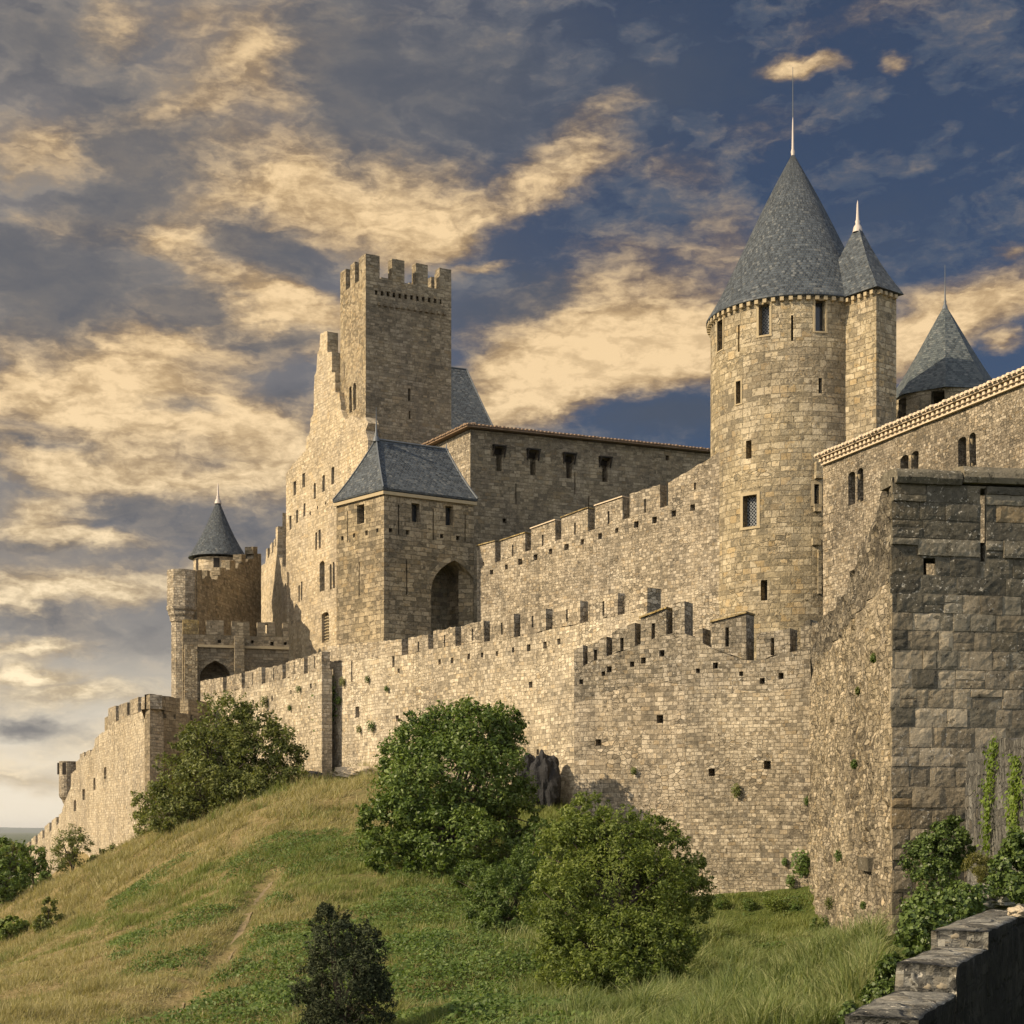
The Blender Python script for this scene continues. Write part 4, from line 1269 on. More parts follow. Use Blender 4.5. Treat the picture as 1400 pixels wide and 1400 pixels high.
for k in range(9):
    z = z0 + (z1 - z0) * (k + .5) / 10
    mb.box(WF.P(s0, .18, z), WF.e.to_3d() * (s1 - s0), WF.n.to_3d() * -.04, (0, 0, .05))
for k in range(4):
    s = s0 + (s1 - s0) * (k + .7) / 4.4
    mb.box(WF.P(s, .23, z0), WF.e.to_3d() * .05, WF.n.to_3d() * -.03, (0, 0, (z1 - z0) * .92))
mb.build('grille', 'dressed_stone', g_)
holes += putlogs(WF, [(434, 694), (445, 688), (424, 702)], .22) + [slot(WF, 412, 882, 892, .12)]
fo = [(391.2, 905), (503, 900), (503, 602), (500, 588), (503, 578), (499, 570), (490, 574), (482, 568), (472, 574), (466, 560), (463.8, 536), (458, 536), (458, 509), (453.5, 509), (453.5, 481), (447.5, 481), (447.5, 453), (438, 456),
      (437, 477), (433.5, 482), (432.5, 508), (429.5, 514), (428.5, 566), (425, 572), (423, 594), (419, 598), (418.3, 616), (412, 622), (402, 633), (391.2, 648)]
plate('facade_wall', WF, fo, 'facade_stone', fa, holes, .75, rough=.04, jit=.05, grid=.8)
mb = MB()
A = WF.P(13.6, 0, 8); 
i_ = (K3 - K1).normalized() * 6
mb.poly([(A.x, A.y, 8), (A.x + i_.x, A.y + i_.y, 8), (A.x + i_.x, A.y + i_.y, 22), (A.x, A.y, 22)])
mb.build('return_wall', 'facade_stone', fa)

# ---- small wall between facade and the arcaded tower
WF2 = Wall((392, 110.3), (354, 119))
sm = thing('curtain_wall', pt(368, 870, 109), 'short lit wall with stepped merlons between the tall facade and the conical turret', 'castle wall')
f2 = [(354, 885), (392, 885), (392, 782), (387, 776), (384, 766), (380, 758), (377, 746), (373.7, 748), (373.5, 755), (368.5, 757), (368, 762), (363.5, 764), (363, 770), (354, 776)]
plate('wall_face', WF2, f2, 'facade_stone', sm, (), .6, rough=.04)
for x0, x1, y0, y1, f0, f1 in ((377, 380, 721, 719.5, 747.5, 759), (374.2, 376, 738, 736, 747, 746.5), (369, 372, 744, 742, 756.6, 755.5), (363.7, 366, 752, 750, 763.8, 763)):
    merlon(WF2, x0, x1, y0, y1, f0, f1, 'facade_stone', sm, 1.0, rough=.01)

# ---- arcaded tower with the small conical turret, far left
tw = thing('gate_tower', pt(270, 950, 98), 'squat crenellated tower with a pointed arch and corbelled corner turret, left behind the broad tree', 'tower')
WG = Wall((250, 97), (395, 98.6))
zst = WG.on(270, 883)[1]; zsill = WG.on(270, 867.5)[1]; ztop = WG.on(270, 847.5)[1]; zbot = WG.on(270, 985)[1]
lg = WG.len
holes = [(wa(WG, 273, 316, 903, 928, 985, pointed=True, n=8), 1.8)]
holes += putlogs(WG, [(300, 877), (345, 877.5), (372, 880), (390, 880)], .2)
plate('arcade_wall', WG, [(0, zbot), (lg, zbot), (lg, zsill), (0, zsill)], 'dark_ashlar', tw, holes, .7, px=False, rough=.03, jit=0)
for xa, xb, m in ((250, 272, 'ochre_ashlar'), (282, 306, 'dark_ashlar'), (317, 341, 'dark_ashlar'), (352, 376, 'dark_ashlar'), (387, 395, 'dark_ashlar')):
    sa, sb = WG.on(xa, 850)[0], WG.on(xb, 850)[0]
    h = []
    if xa == 352: h = [slot(WG, 364.5, 853, 866, .16)]; h = [(h[0][0], None)]
    plate('merlon', WG, [(sa, zsill), (sb, zsill), (sb, ztop), (sa, ztop)], m, tw, h, .6, px=False, rough=.03, grid=.4, jit=.03)
mb = MB(); mb.box(WG.P(0.9, -.13, zst - .08), WG.e.to_3d() * (lg - .9), WG.n.to_3d() * -.125, (0, 0, .16)); mb.build('string_course', 'dressed_stone', tw)
mb = MB(); s0, s1 = WG.on(320, 870)[0], WG.on(333, 870)[0]
mb.box(WG.P(s0, -.55, zbot), WG.e.to_3d() * (s1 - s0), WG.n.to_3d() * -.545, (0, 0, zsill - .05 - zbot)); mb.build('buttress', 'dark_ashlar', tw)
mb = MB(); s1 = WG.on(269, 870)[0]
mb.box(WG.P(.08, -.6, zbot - 2), WG.e.to_3d() * (s1 - .08), WG.n.to_3d() * -.595, (0, 0, zst - zbot + 2)); mb.build('corner_pier', 'keep_rubble', tw)
WGl = Wall(WG.a + WG.n * .6 - WG.e * .3, WG.a - WG.n * 6 - WG.e * 1.2, raw=True)
# upper shadowed wall
WGu = Wall((269, 101), (357, 113))
zl = lambda x, y: WGu.on(x, y)
up = [(269, 880), (357, 880), (357, 757), (348, 757), (346, 764), (340, 764), (338, 768), (326, 770), (325, 777), (310, 779), (309, 786), (298, 787), (297, 792), (289, 792), (288, 788), (280, 788), (279, 791), (269, 791)]
plate('upper_wall', WGu, up, 'dark_ashlar', tw, [slot(WGu, 276, 786, 795, .1), slot(WGu, 307, 790, 800, .1)], .8, rough=.03)
for x0, x1, y0, f in ((269, 276, 779, 791), (283, 287, 780, 788), (301, 309, 775, 786), (314, 322, 767, 778.5), (330, 336, 757, 769.5), (346, 352, 748, 757.3)):
    merlon(WGu, x0, x1, y0, y0, f, f, 'dark_ashlar', tw, .6, rough=.01)
# corbelled corner turret
tc = plan(249, 101.0)
r0 = 20.5 / F * 101
zz = lambda y: (HY - y) / F * 100.5
mb = MB()
mb.lathe(tc, [(r0 * .72, zz(985)), (r0 * .72, zz(850)), (r0 * .8, zz(849)), (r0 * .83, zz(843)), (r0 * .84, zz(842)), (r0 * .92, zz(840)), (r0 * .95, zz(836)), (r0 * .96, zz(835)), (r0 * 1.04, zz(833)), (r0 * 1.06, zz(829)), (r0 * 1.0, zz(828)), (r0 * 1.0, zz(779)), (r0 * .7, zz(779)), (r0 * .7, zz(788))], 8, a0=R(22.5))
mb.build('corner_turret', 'curtain_stone', tw, merge=True)
cct = plan(298, 111.5)
q_ = 111.5 / F
zz = lambda y: (HY - y) / F * 111.5
mb = MB(); mb.lathe(cct, [(33 * q_, zz(860)), (33 * q_, zz(766))], 40)
mb.build('turret_drum', 'facade_stone', tw, merge=True)
mb = MB()
for x, w in ((269.5, 3.5), (296, 8), (322, 5)):
    a, _ = cyl_hit(x, 775, cct, 33 * q_)
    c = (cct.x + (33 * q_ + .01) * math.cos(a), cct.y + (33 * q_ + .01) * math.sin(a))
    tt = Vector((-math.sin(a), math.cos(a), 0)); ww = w * q_ / max(.4, abs(math.sin(a)))
    mb = MB(); mb.box(Vector((c[0], c[1], zz(783))) - tt * ww / 2, tt * ww, (-math.cos(a) * .04, -math.sin(a) * .04, 0), (0, 0, zz(768) - zz(783)))
    mb.build('loophole', 'dark_wood', tw)
mb = MB(); z0, z1 = zz(764), zz(682)
mb.lathe(cct, [(34 * q_, z0 + .02), (40 * q_, z0), (40 * q_, z0 + .07)] + [(40 * q_ * (1 - u) ** 1.08 * (1 - .10 * math.sin(u * math.pi)), z0 + .07 + (z1 - z0) * u) for u in (.1, .2, .35, .5, .65, .8, .92, 1.0)], 48, uref=40 * q_)
cr = mb.build('cone_roof', 'slate', tw, smooth=True)
finial(cct, z1 - .25, zz(660), cr, 'zinc', .13)

# ---- steep slate roof behind the keep
pv = thing('roofed_hall', pt(640, 700, 112), 'steep slate roofed hall showing just right of the keep', 'building')
za = lambda y, d: (HY - y) / F * d
PA, PB = plan(560, 109), plan(674, 111.5)
fe = (PB - PA).normalized(); ge = Vector((-fe.y, fe.x))
mb = MB()
L1, L2 = (PB - PA).length, 6.0
zEv = za(592, 111)
for k in range(4):
    cs = [PA, PB, PB + ge * L2, PA + ge * L2]
    a, b = cs[k], cs[(k + 1) % 4]
    mb.poly([(*a, 8), (*b, 8), (*b, zEv), (*a, zEv)])
mb.build('wall_face', 'dark_ashlar', pv)
hip_roof('slate_roof', PA, fe, L1, ge, L2, zEv, (.9, L1 - .75), za(503, 113.5), 'slate', pv, .2, .08, True, .1)

# ---- big round tower with square stair turret
TD = 74.0
tc_ = plan(1084, TD); TR = 112 / F * TD * .998
rt = thing('round_tower', (tc_.x, tc_.y, 7), 'big round tower of golden stone under a tall slate cone with a pale finial', 'tower')
zE = 23.35
op = []
def topen(*b):
    o = cyl_open(tc_, TR, *b); op.append(o); return o
win_l = [topen(981, 988.6, 438, 479), topen(1037.5, 1052, 416, 458), topen(1114.5, 1128.5, 411, 453)]
sl = [topen(1008.8, 1011.2, 444, 481), topen(1081.5, 1084.5, 431, 466), topen(1119, 1124, 517, 538), topen(1020, 1027.5, 602, 627)]
w2 = topen(1006.5, 1013, 521, 552)
w3 = topen(1016, 1035, 677, 720)
w4 = topen(1040, 1049, 793, 821)
w5 = topen(1113, 1120, 662, 689)
w6 = topen(1121, 1127, 770, 812)
cyl_wall('tower_wall', tc_, TR, 3.0, zE - .05, 'tower_ashlar', rt, op, seg=120, depth=.55)
for o in win_l: cyl_pane(tc_, TR, o, .36, 'glass', rt, lattice=(o is win_l[1]))
cyl_pane(tc_, TR, w2, .3, 'glass', rt, lattice=True)
cyl_pane(tc_, TR, w3, .32, 'glass', rt, lattice=True)
for o in (w4, w6): cyl_pane(tc_, TR, o, .5, 'dark_wood', rt)
cyl_pane(tc_, TR, w5, .4, 'glass', rt)
mb = MB()
def cfr(o, wdt, out=.05, sill=True):
    a0, a1, z0, z1 = o; da = wdt / TR
    for (A0, A1, Z0, Z1) in ((a0 - da, a0, z0, z1 + wdt), (a1, a1 + da, z0, z1 + wdt), (a0, a1, z1, z1 + wdt)) + (((a0 - da * 1.2, a1 + da * 1.2, z0 - wdt * .8, z0),) if sill else ()):
        n = 3
        for i in range(n):
            t0, t1 = A0 + (A1 - A0) * i / n, A0 + (A1 - A0) * (i + 1) / n
            P = lambda a, r, z: (tc_.x + r * math.cos(a), tc_.y + r * math.sin(a), z)
            mb.prism([P(t0, TR - .03, Z0), P(t1, TR - .03, Z0), P(t1, TR + out, Z0), P(t0, TR + out, Z0)], (0, 0, Z1 - Z0))
for o, w_ in ((win_l[0], .07), (win_l[1], .10), (win_l[2], .08), (w3, .14), (w2, .07), (w5, .12)):
    mb = MB(); cfr(o, w_, .03); mb.build('window_surround', 'dressed_stone', rt)
mb = MB()
for k in range(64):
    a = 2 * math.pi * k / 64
    t = Vector((-math.sin(a), math.cos(a), 0)); r_ = Vector((math.cos(a), math.sin(a), 0))
    p = Vector((tc_.x, tc_.y, zE - .22)) + r_ * (TR - .02) - t * .085
    mb = MB(); mb.box(p, t * .17, r_ * .2, (0, 0, .17)); mb.build('corbel', 'dressed_stone', rt)
za_ = (HY - 211) / F * TD
def cone(name, c, r, z0, z1, mat, parent, seg=72, flare=.12, th=.08):
    mb = MB()
    prof = [(r * .93, z0 - .02), (r, z0), (r * 1.0, z0 + th)]
    for u in (.04, .08, .13, .2, .3, .4, .5, .6, .7, .8, .9, .96, 1.0):
        k = (1 - u) * (1 - flare * math.exp(-u * 9) * 0 - .16 * u * (1 - u) * 2 * 0) - flare * u * (1 - u) ** 3 * 2.6 + .02 * math.sin(u * math.pi)
        prof.append((max(0, r * k), z0 + th + (z1 - z0) * u))
    mb.lathe(c, prof, seg, uref=r)
    return mb.build(name, mat, parent, smooth=True)
cr = cone('cone_roof', tc_, 118 / F * TD, zE - .03, za_, 'slate', rt)
finial(tc_, za_ - .55, (HY - 157) / F * TD, cr, 'zinc', .10, rod=2.2)
# stair turret
K0 = plan(1198, 69.3)
d1 = Vector((.787, .617)); d2 = Vector((-.617, .787))
UL, UW = 3.5, 1.35
WUl = Wall(K0, K0 + d2 * UL, raw=True); WUr = Wall(K0, K0 + d1 * UW, raw=True)
zU = zE - .02
plate('turret_wall', WUl, [(0, 10), (UL, 10), (UL, zU), (0, zU)], 'tower_ashlar', rt, (), .4, px=False, mit=(1, 0), jit=0)
plate('turret_wall', WUr, [(0, 10), (UW, 10), (UW, zU), (0, zU)], 'tower_ashlar', rt, (), .4, px=False, mit=(1, 0), jit=0)
E_ = K0 + d1 * UW
W_ = Wall(E_, E_ + d2 * UL, raw=True)
mb = MB(); mb.prism([(*(K0 + d1 * (UW - .3)), 10), (*E_, 10), (*(E_ + d2 * UL), 10), (*(E_ + d2 * UL - d1 * .3), 10)], (0, 0, zU - 10)); mb.build('turret_wall', 'tower_ashlar', rt)
ap = plan(1172.5, 71.3); zap = (HY - 304) / F * 71.3
mb = MB()
ov = .24
cs = [K0 - d1 * ov - d2 * ov, K0 + d1 * (UW + ov) - d2 * ov, K0 + d1 * (UW + ov) + d2 * (UL + ov), K0 - d1 * ov + d2 * (UL + ov)]
for i in range(4):
    a, b = cs[i], cs[(i + 1) % 4]
    L = 0; n = 8
    prev = (a, b, zU)
    ev = (b - a).normalized()
    for k in range(1, n + 1):
        u = k / n
        z = zU + .05 + (zap - zU) * (u - .30 * u * (1 - u))
        cur = (a.lerp(ap, u), b.lerp(ap, u), z)
        h = math.hypot((cur[0] - prev[0]).length, z - prev[2])
        pts = [(*prev[0], prev[2]), (*prev[1], prev[2]), (*cur[1], z), (*cur[0], z)]
        uv = [((prev[0] - a).dot(ev), L), ((prev[1] - a).dot(ev), L), ((cur[1] - a).dot(ev), L + h), ((cur[0] - a).dot(ev), L + h)]
        if k == n: pts, uv = pts[:3], uv[:3]
        mb.poly(pts, uv); prev = cur; L += h
mb.poly([(*p, zU) for p in cs][::-1])
tr_ = mb.build('turret_roof', 'slate', rt)
finial(ap, zap - .35, (HY - 273) / F * 71.3, tr_, 'zinc', .12)
mb = MB()
for A, d, L, n_ in ((K0, d2, UL, -d1), (K0, d1, UW, -d2)):
    k = 0
    while k * .34 < L:
        p = A + d * (k * .34 + .06)
        mb.box((p.x, p.y, zU - .22), (d.x * .16, d.y * .16, 0), (n_.x * .17, n_.y * .17, 0), (0, 0, .16)); k += 1
mb.build('turret_corbel', 'dressed_stone', rt)
# box latrine and stone ledges on the right side of the tower
mb = MB()
for (x, y0, y1, w, out) in ((1118, 633, 655, 12, .3), (1117, 690, 700, 12, .18), (1115, 736, 746, 14, .25), (1120, 746, 812, 6, .12)):
    a, zt = cyl_hit(x, y0, tc_, TR); _, zb_ = cyl_hit(x, y1, tc_, TR)
    t = Vector((-math.sin(a), math.cos(a), 0)); r_ = Vector((math.cos(a), math.sin(a), 0)); ww = w / F * 72 / max(.35, abs(math.cos(a + R(90) - R(9)))) * .8
    mb = MB(); mb.box(Vector((tc_.x, tc_.y, zb_)) + r_ * (TR - .1) - t * ww / 2, t * ww, r_ * (out + .1), (0, 0, zt - zb_))
    mb.build('stone_ledge', 'tower_ashlar', rt)

# ---- gabled-looking right wing with paired windows
mw = thing('residence_wing', pt(1126, 830, 66), 'rubble wing with three paired arched windows under a pale dentilled tile eave', 'building')
WM = Wall((1126, 66), (1400, 54)); ML = WM.len + 1.6
zM = WM.on(1126, 635)[1]
holes = []
def bifora(x0, x1, xc0, xc1, ya0, ya1, yb0, yb1):
    """two lights; (ya0..ya1) left light, (yb0..yb1) right light"""
    l = wa(WM, x0, xc0, ya0, ya0 + 5, ya1); r = wa(WM, xc1, x1, yb0, yb0 + 5, yb1)
    windows(WM, [l, r], holes, mw, .5)
    s = (l[1][0] + r[0][0]) / 2; lo = sorted([p[0] for p in l] + [p[0] for p in r])
    s = (max(min(p[0] for p in l), min(p[0] for p in r)) + min(max(p[0] for p in l), max(p[0] for p in r))) / 2
    z0 = (l[0][1] + r[0][1]) / 2; z1 = z0 + (max(p[1] for p in l) - z0) * .86
    mb = MB()
    q = WM.P(s, .12, 0)
    mb.lathe((q.x, q.y), [(.10, z0), (.10, z0 + .1), (.065, z0 + .16), (.06, z1 - .3), (.075, z1 - .26), (.13, z1 - .04), (.13, z1)], 10)
    mb.build('colonnette', 'dressed_stone', mw, smooth=True)
bifora(1159.5, 1180.5, 1169, 1172, 645, 690, 640, 686)
bifora(1230.5, 1255.5, 1241.5, 1245.5, 622, 643.5, 616.5, 642.5)
bifora(1310, 1334.5, 1321.5, 1325.5, 597.5, 639, 591.5, 637)
plate('front_wall', WM, [(0, 3), (ML, 3), (ML, zM), (0, zM)], 'facade_rubble', mw, holes, .7, px=False, rough=.05, jit=0, mit=(1, 0))
inn = -WM.n
mb = MB()
A, B = WM.a, WM.a + WM.e * ML
bk_ = 5.0
mb.poly([(*A, 3), (*(A + inn * bk_), 3), (*(A + inn * bk_), zM), (*A, zM)])
mb.poly([(*B, 3), (*(B + inn * bk_), 3), (*(B + inn * bk_), zM), (*B, zM)])
mb.poly([(*(A + inn * bk_), 3), (*(B + inn * bk_), 3), (*(B + inn * bk_), zM), (*(A + inn * bk_), zM)])
mb.build('rear_wall', 'facade_rubble', mw)
mb = MB()
e0 = A - WM.e * .15 + WM.n * .34
Lr = ML + .15
mb.prism([(e0.x, e0.y, zM + .27), *[(v.x, v.y, zM + .27) for v in (e0 + WM.e * Lr,)], *[(v.x, v.y, zM + 1.0) for v in (e0 + WM.e * Lr + inn * 5.5, e0 + inn * 5.5)]], (0, 0, .07))
rf = mb.build('tiled_roof', 'pale_terracotta', mw)
mb = MB()
tile_row(mb, e0 + WM.n * .03, e0 + WM.e * Lr + WM.n * .03, WM.n, zM + .30, .10, .5, .26)
mb.build('eave_tiles', 'pale_terracotta', rf)
mb = MB()
k = 0
while k * .30 < Lr - .2:                   # row of dentils between two thin string bands
    p = A + WM.e * (k * .30)
    seg = 4
    c = p + WM.e * .1
    pr = []
    for i in range(seg + 1):
        t = math.pi * i / seg
        pr.append(Vector((c.x + WM.e.x * math.cos(t) * .09, c.y + WM.e.y * math.cos(t) * .09, zM + .07 + .13 * math.sin(t))))
    mb.prism([v + WM.n.to_3d() * .24 for v in pr], WM.n.to_3d() * -.22)
    k += 1
mb.build('dentils', 'pale_terracotta', mw)
mb = MB()
mb.box((A.x + WM.n.x * .13, A.y + WM.n.y * .13, zM - .05), (WM.e.x * Lr, WM.e.y * Lr, 0), (inn.x * .5, inn.y * .5, 0), (0, 0, .10))
mb.box((A.x + WM.n.x * .30, A.y + WM.n.y * .30, zM + .215), (WM.e.x * Lr, WM.e.y * Lr, 0), (inn.x * .5, inn.y * .5, 0), (0, 0, .05))
mb.build('string_course', 'pale_terracotta', mw)
# quoins at the left edge of the wing
mb = MB()
z = 5.0; k = 0
while z < zM - .3:
    h = random.uniform(.28, .42); l = .5 if k % 2 else .8
    mb.box(WM.P(-.02, -.006 - random.uniform(0, .02), z), WM.e.to_3d() * l * random.uniform(.8, 1.1), WM.n.to_3d() * -.2, (0, 0, h - .02)); z += h; k += 1
mb.build('quoins', 'curtain_stone', mw)

# ---- polygonal tower behind the wing
NC = plan(1292, 80); qn = 80 / F
nt = thing('polygonal_tower', (NC.x, NC.y, 8), 'polygonal slate-roofed tower peeping over the eave of the right wing', 'tower')
zn0, znE = 8.0, 21.35
ops = []
for k in range(8):
    a = -math.pi + (k + .5) * math.pi / 4
    ops.append((a - .12, a + .12, znE - 1.15, znE - .15))
cyl_wall('drum_wall', NC, 71 * qn, zn0, znE, 'tower_ashlar', nt, ops, seg=48, depth=.45)
mb = MB()
r = 79 * qn; znA = (HY - 417) / F * 80
a0 = R(22.5 + 8)
prof = [(r * .9, znE - .02), (r, znE - .06), (r, znE + .04)]
for u in (.06, .12, .2, .3, .5, .7, .85, 1.0):
    prof.append((max(0, r * (1 - u) - r * .26 * u * (1 - u) ** 2), znE + .04 + (znA - znE) * u))
L = 0
for k in range(len(prof) - 1):
    (r0_, z0), (r1_, z1) = prof[k], prof[k + 1]
    l2 = L + math.hypot(r1_ - r0_, z1 - z0)
    for i in range(8):
        t0, t1 = a0 + i * math.pi / 4, a0 + (i + 1) * math.pi / 4
        P = lambda r, t, z: (NC.x + r * math.cos(t), NC.y + r * math.sin(t), z)
        w0, w1 = r0_ * .383, r1_ * .383
        pts = [P(r0_, t0, z0), P(r0_, t1, z0), P(r1_, t1, z1), P(r1_, t0, z1)]
        uv = [(i * 3 - w0, L), (i * 3 + w0, L), (i * 3 + w1, l2), (i * 3 - w1, l2)]
        if r1_ < 1e-6: pts, uv = pts[:3], uv[:3]
        mb.poly(pts, uv)
    L = l2
nr = mb.build('slate_roof', 'old_slate', nt)
finial(NC, znA - .2, znA + 1.1, nr, 'dark_lead', .08, rod=.9)

# ================================================================== near stepped parapet, bottom right
sp = thing('stepped_parapet', (2.5, 9.2, -1.6), 'lichen-spotted stone parapet descending in three steps, bottom right corner', 'parapet')
pe = Vector((.40, .9165)); pn = Vector((-pe.y, pe.x))      # along the steps (away, rising), and to its left
base = Vector((2.54, 9.2))
def slab(name, s0, s1, ztop, zbot, mats, w=.345, chip=.03, seed=0):
    mb = MB()
    n = max(4, int((s1 - s0) / .07)); m = 8; hn = max(3, int((ztop - zbot) / .07))
    def P(s, t, z): 
        q = base + pe * s + pn * t
        return Vector((q.x, q.y, z))
    def D(p):
        return Vector((mnoise.noise(p * 6 + Vector((seed, 0, 0))), mnoise.noise(p * 6 + Vector((0, seed, 7))), mnoise.noise(p * 5 + Vector((3, 0, seed))))) * chip * .45 + Vector((mnoise.noise(p * 19), mnoise.noise(p * 19 + Vector((5, 5, 5))), mnoise.noise(p * 17 + Vector((9, 1, 1))))) * chip * .22
    def rnd(s, t, z):
        # round the arrises
        e = .03
        ds = min(s - s0, s1 - s) ; dt = min(t, w - t); dz = ztop - z
        p = P(s, t, z)
        k = 0
        if dz < e and dt < e: k = 1
        if dz < e and s - s0 < e: k = 1
        if k: p.z -= .013
        return p + D(p)
    def grid(f, nu, nv, mi):
        for i in range(nu):
            for j in range(nv):
                q = [f(i / nu, j / nv), f((i + 1) / nu, j / nv), f((i + 1) / nu, (j + 1) / nv), f(i / nu, (j + 1) / nv)]
                mb.poly(q, None, mi)
    grid(lambda u, v: rnd(s0 + (s1 - s0) * u, w * v, ztop), n, m, 0)
    grid(lambda u, v: rnd(s0, w * u, zbot + (ztop - zbot) * v), m, hn, 0)
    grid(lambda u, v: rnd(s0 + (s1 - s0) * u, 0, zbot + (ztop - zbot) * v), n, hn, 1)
    grid(lambda u, v: rnd(s0 + (s1 - s0) * u, w, zbot + (ztop - zbot) * v), n, hn, 0)
    grid(lambda u, v: rnd(s1, w * u, zbot + (ztop - zbot) * v), m, hn, 0)
    return mb.build(name, mats, sp, smooth=True)
mt = ['black_lichen_stone', 'shaded_flank_stone']
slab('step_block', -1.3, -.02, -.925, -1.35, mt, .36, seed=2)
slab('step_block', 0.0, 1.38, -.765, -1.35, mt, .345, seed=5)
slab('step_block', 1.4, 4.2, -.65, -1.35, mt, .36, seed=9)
mb = MB()
lo = base + pe * -2.2; 
o_ = Vector((lo.x, lo.y, -5.0)) + Vector((-.0, 0, 0)) - pn.to_3d() * -.03
mb.box(o_, pe.to_3d() * 7.5, pn.to_3d() * .29, (0, 0, 3.652))
mb.build('parapet_base', 'shaded_flank_stone', sp)
# white and pale pebbles set in the mortar of the step ends
mb = MB()
def blob(mb, c, r, seed, sq=(1, 1, 1), seg=10, rings=7, amp=.25, mi=0):
    pts = []
    for j in range(rings + 1):
        th = math.pi * j / rings
        row = []
        for i in range(seg):
            ph = 2 * math.pi * i / seg
            d = Vector((math.sin(th) * math.cos(ph), math.sin(th) * math.sin(ph), math.cos(th)))
            k = 1 + amp * mnoise.noise(d * 1.6 + Vector((seed, seed * 2, 0))) + amp * .5 * mnoise.noise(d * 4 + Vector((seed, 3, 1)))
            row.append(Vector((c[0] + d.x * r * sq[0] * k, c[1] + d.y * r * sq[1] * k, c[2] + d.z * r * sq[2] * k)))
        pts.append(row)
    for j in range(rings):
        for i in range(seg):
            i2 = (i + 1) % seg
            if j == 0: mb.poly([pts[0][0], pts[1][i], pts[1][i2]], None, mi)
            elif j == rings - 1: mb.poly([pts[j][i], pts[rings][0], pts[j][i2]], None, mi)
            else: mb.poly([pts[j][i], pts[j + 1][i], pts[j + 1][i2], pts[j][i2]], None, mi)
for (t, z, s, r_) in ((.07, -.90, 0.0, .035), (.15, -.905, 0.0, .03), (.12, -.80, 1.4, .05), (.2, -.70, 1.4, .03)):
    q = base + pe * s + pn * t
    mb = MB(); q = q + pe * r_ * .45; blob(mb, (q.x, q.y, z), r_, z * 31, (1.3, .7, .8), 14, 10, .45); mb.build('set_pebble', 'grey_stone_trim', sp, smooth=True)

# ================================================================== terrain
CP = [  # (picture column, picture row, distance) of the visible ground
    (0, 1302, 62), (50, 1262, 64), (100, 1205, 68), (150, 1172, 70), (200, 1146, 71), (270, 1119, 69), (330, 1101, 67), (420, 1080, 65), (510, 1074, 63), (600, 1085, 62),
    (0, 1400, 30), (150, 1400, 29), (300, 1400, 27), (500, 1400, 24), (700, 1400, 21), (900, 1400, 18), (1050, 1400, 15), (1180, 1400, 12),
    (100, 1300, 46), (200, 1260, 48), (300, 1220, 50), (400, 1170, 53), (500, 1150, 54), (560, 1200, 46), (650, 1170, 50),
    (100, 1350, 37), (250, 1320, 38), (400, 1290, 38), (550, 1290, 36), (700, 1310, 31), (800, 1300, 32),
    (205, 1150, 80), (150, 1188, 97), (85, 1225, 118), (32, 1250, 146), (290, 1110, 83), (440, 1066, 73), (500, 1066, 70), (600, 1085, 65.5), (700, 1105, 61), (765, 1112, 57),
    (800, 1170, 51), (900, 1225, 50), (1000, 1246, 48), (1100, 1250, 46.5), (1130, 1288, 42), (1170, 1338, 33), (1215, 1372, 28.5), (1000, 1288, 40), (900, 1325, 34),
    (1100, 1366, 26), (1200, 1392, 19), (860, 1385, 26), (1300, 1300, 25), (1400, 1290, 24), (1350, 1258, 16), (1300, 1300, 14), (1250, 1340, 11)]
W3 = [(-5, 84, 5), (5, 80, 5), (6, 66, 5), (14, 58, 5), (14, 44, 3), (-12, 96, 5), (0, 112, 6), (20, 100, 6), (22, 66, 5), (16, 36, 1), (-24, 112, 3), (-40, 150, 0), (-10, 130, 5),
      (-34, 56, -8), (-50, 80, -14), (-60, 110, -15), (-55, 150, -15), (-36, 30, -9), (-22, 14, -6.5), (0, 6, -3.3), (3.5, 6, -4.2), (5.2, 9.5, -4.0), (6.5, 12.5, -3.5), (1, 10, -2.0), (2.0, 12, -1.75), (0, 7.5, -2.9), (1.9, 8, -2.7), (0, -6, -3), (10, 2, -2), (-12, 4, -5), (24, 20, -1), (40, 60, 4), (40, 120, 5), (-75, 60, -16), (-75, 140, -16), (-75, 10, -14)]
ctl = np.array([tuple(pt(*c)) for c in CP] + W3)
def tps_fit(c, lam=.6):
    n = len(c)
    d = np.sqrt(((c[:, None, :2] - c[None, :, :2]) ** 2).sum(-1)) + 1e-9
    Kx = d * d * np.log(d) + lam * np.eye(n)
    Pm = np.hstack([np.ones((n, 1)), c[:, :2]])
    A = np.zeros((n + 3, n + 3)); A[:n, :n] = Kx; A[:n, n:] = Pm; A[n:, :n] = Pm.T
    b = np.zeros(n + 3); b[:n] = c[:, 2]
    return np.linalg.solve(A, b)
TW = tps_fit(ctl)
TRACK = [tuple(pt(*c)[:2]) for c in ((372, 1186, 51), (345, 1240, 46), (310, 1300, 39), (255, 1365, 33), (215, 1425, 28))]
def track_dist(x, y):
    best = np.full(np.shape(x), 1e9)
    for (ax, ay), (bx, by) in zip(TRACK, TRACK[1:]):
        dx, dy = bx - ax, by - ay
        u = np.clip(((x - ax) * dx + (y - ay) * dy) / (dx * dx + dy * dy), 0, 1)
        best = np.minimum(best, np.hypot(x - ax - u * dx, y - ay - u * dy))
    return best
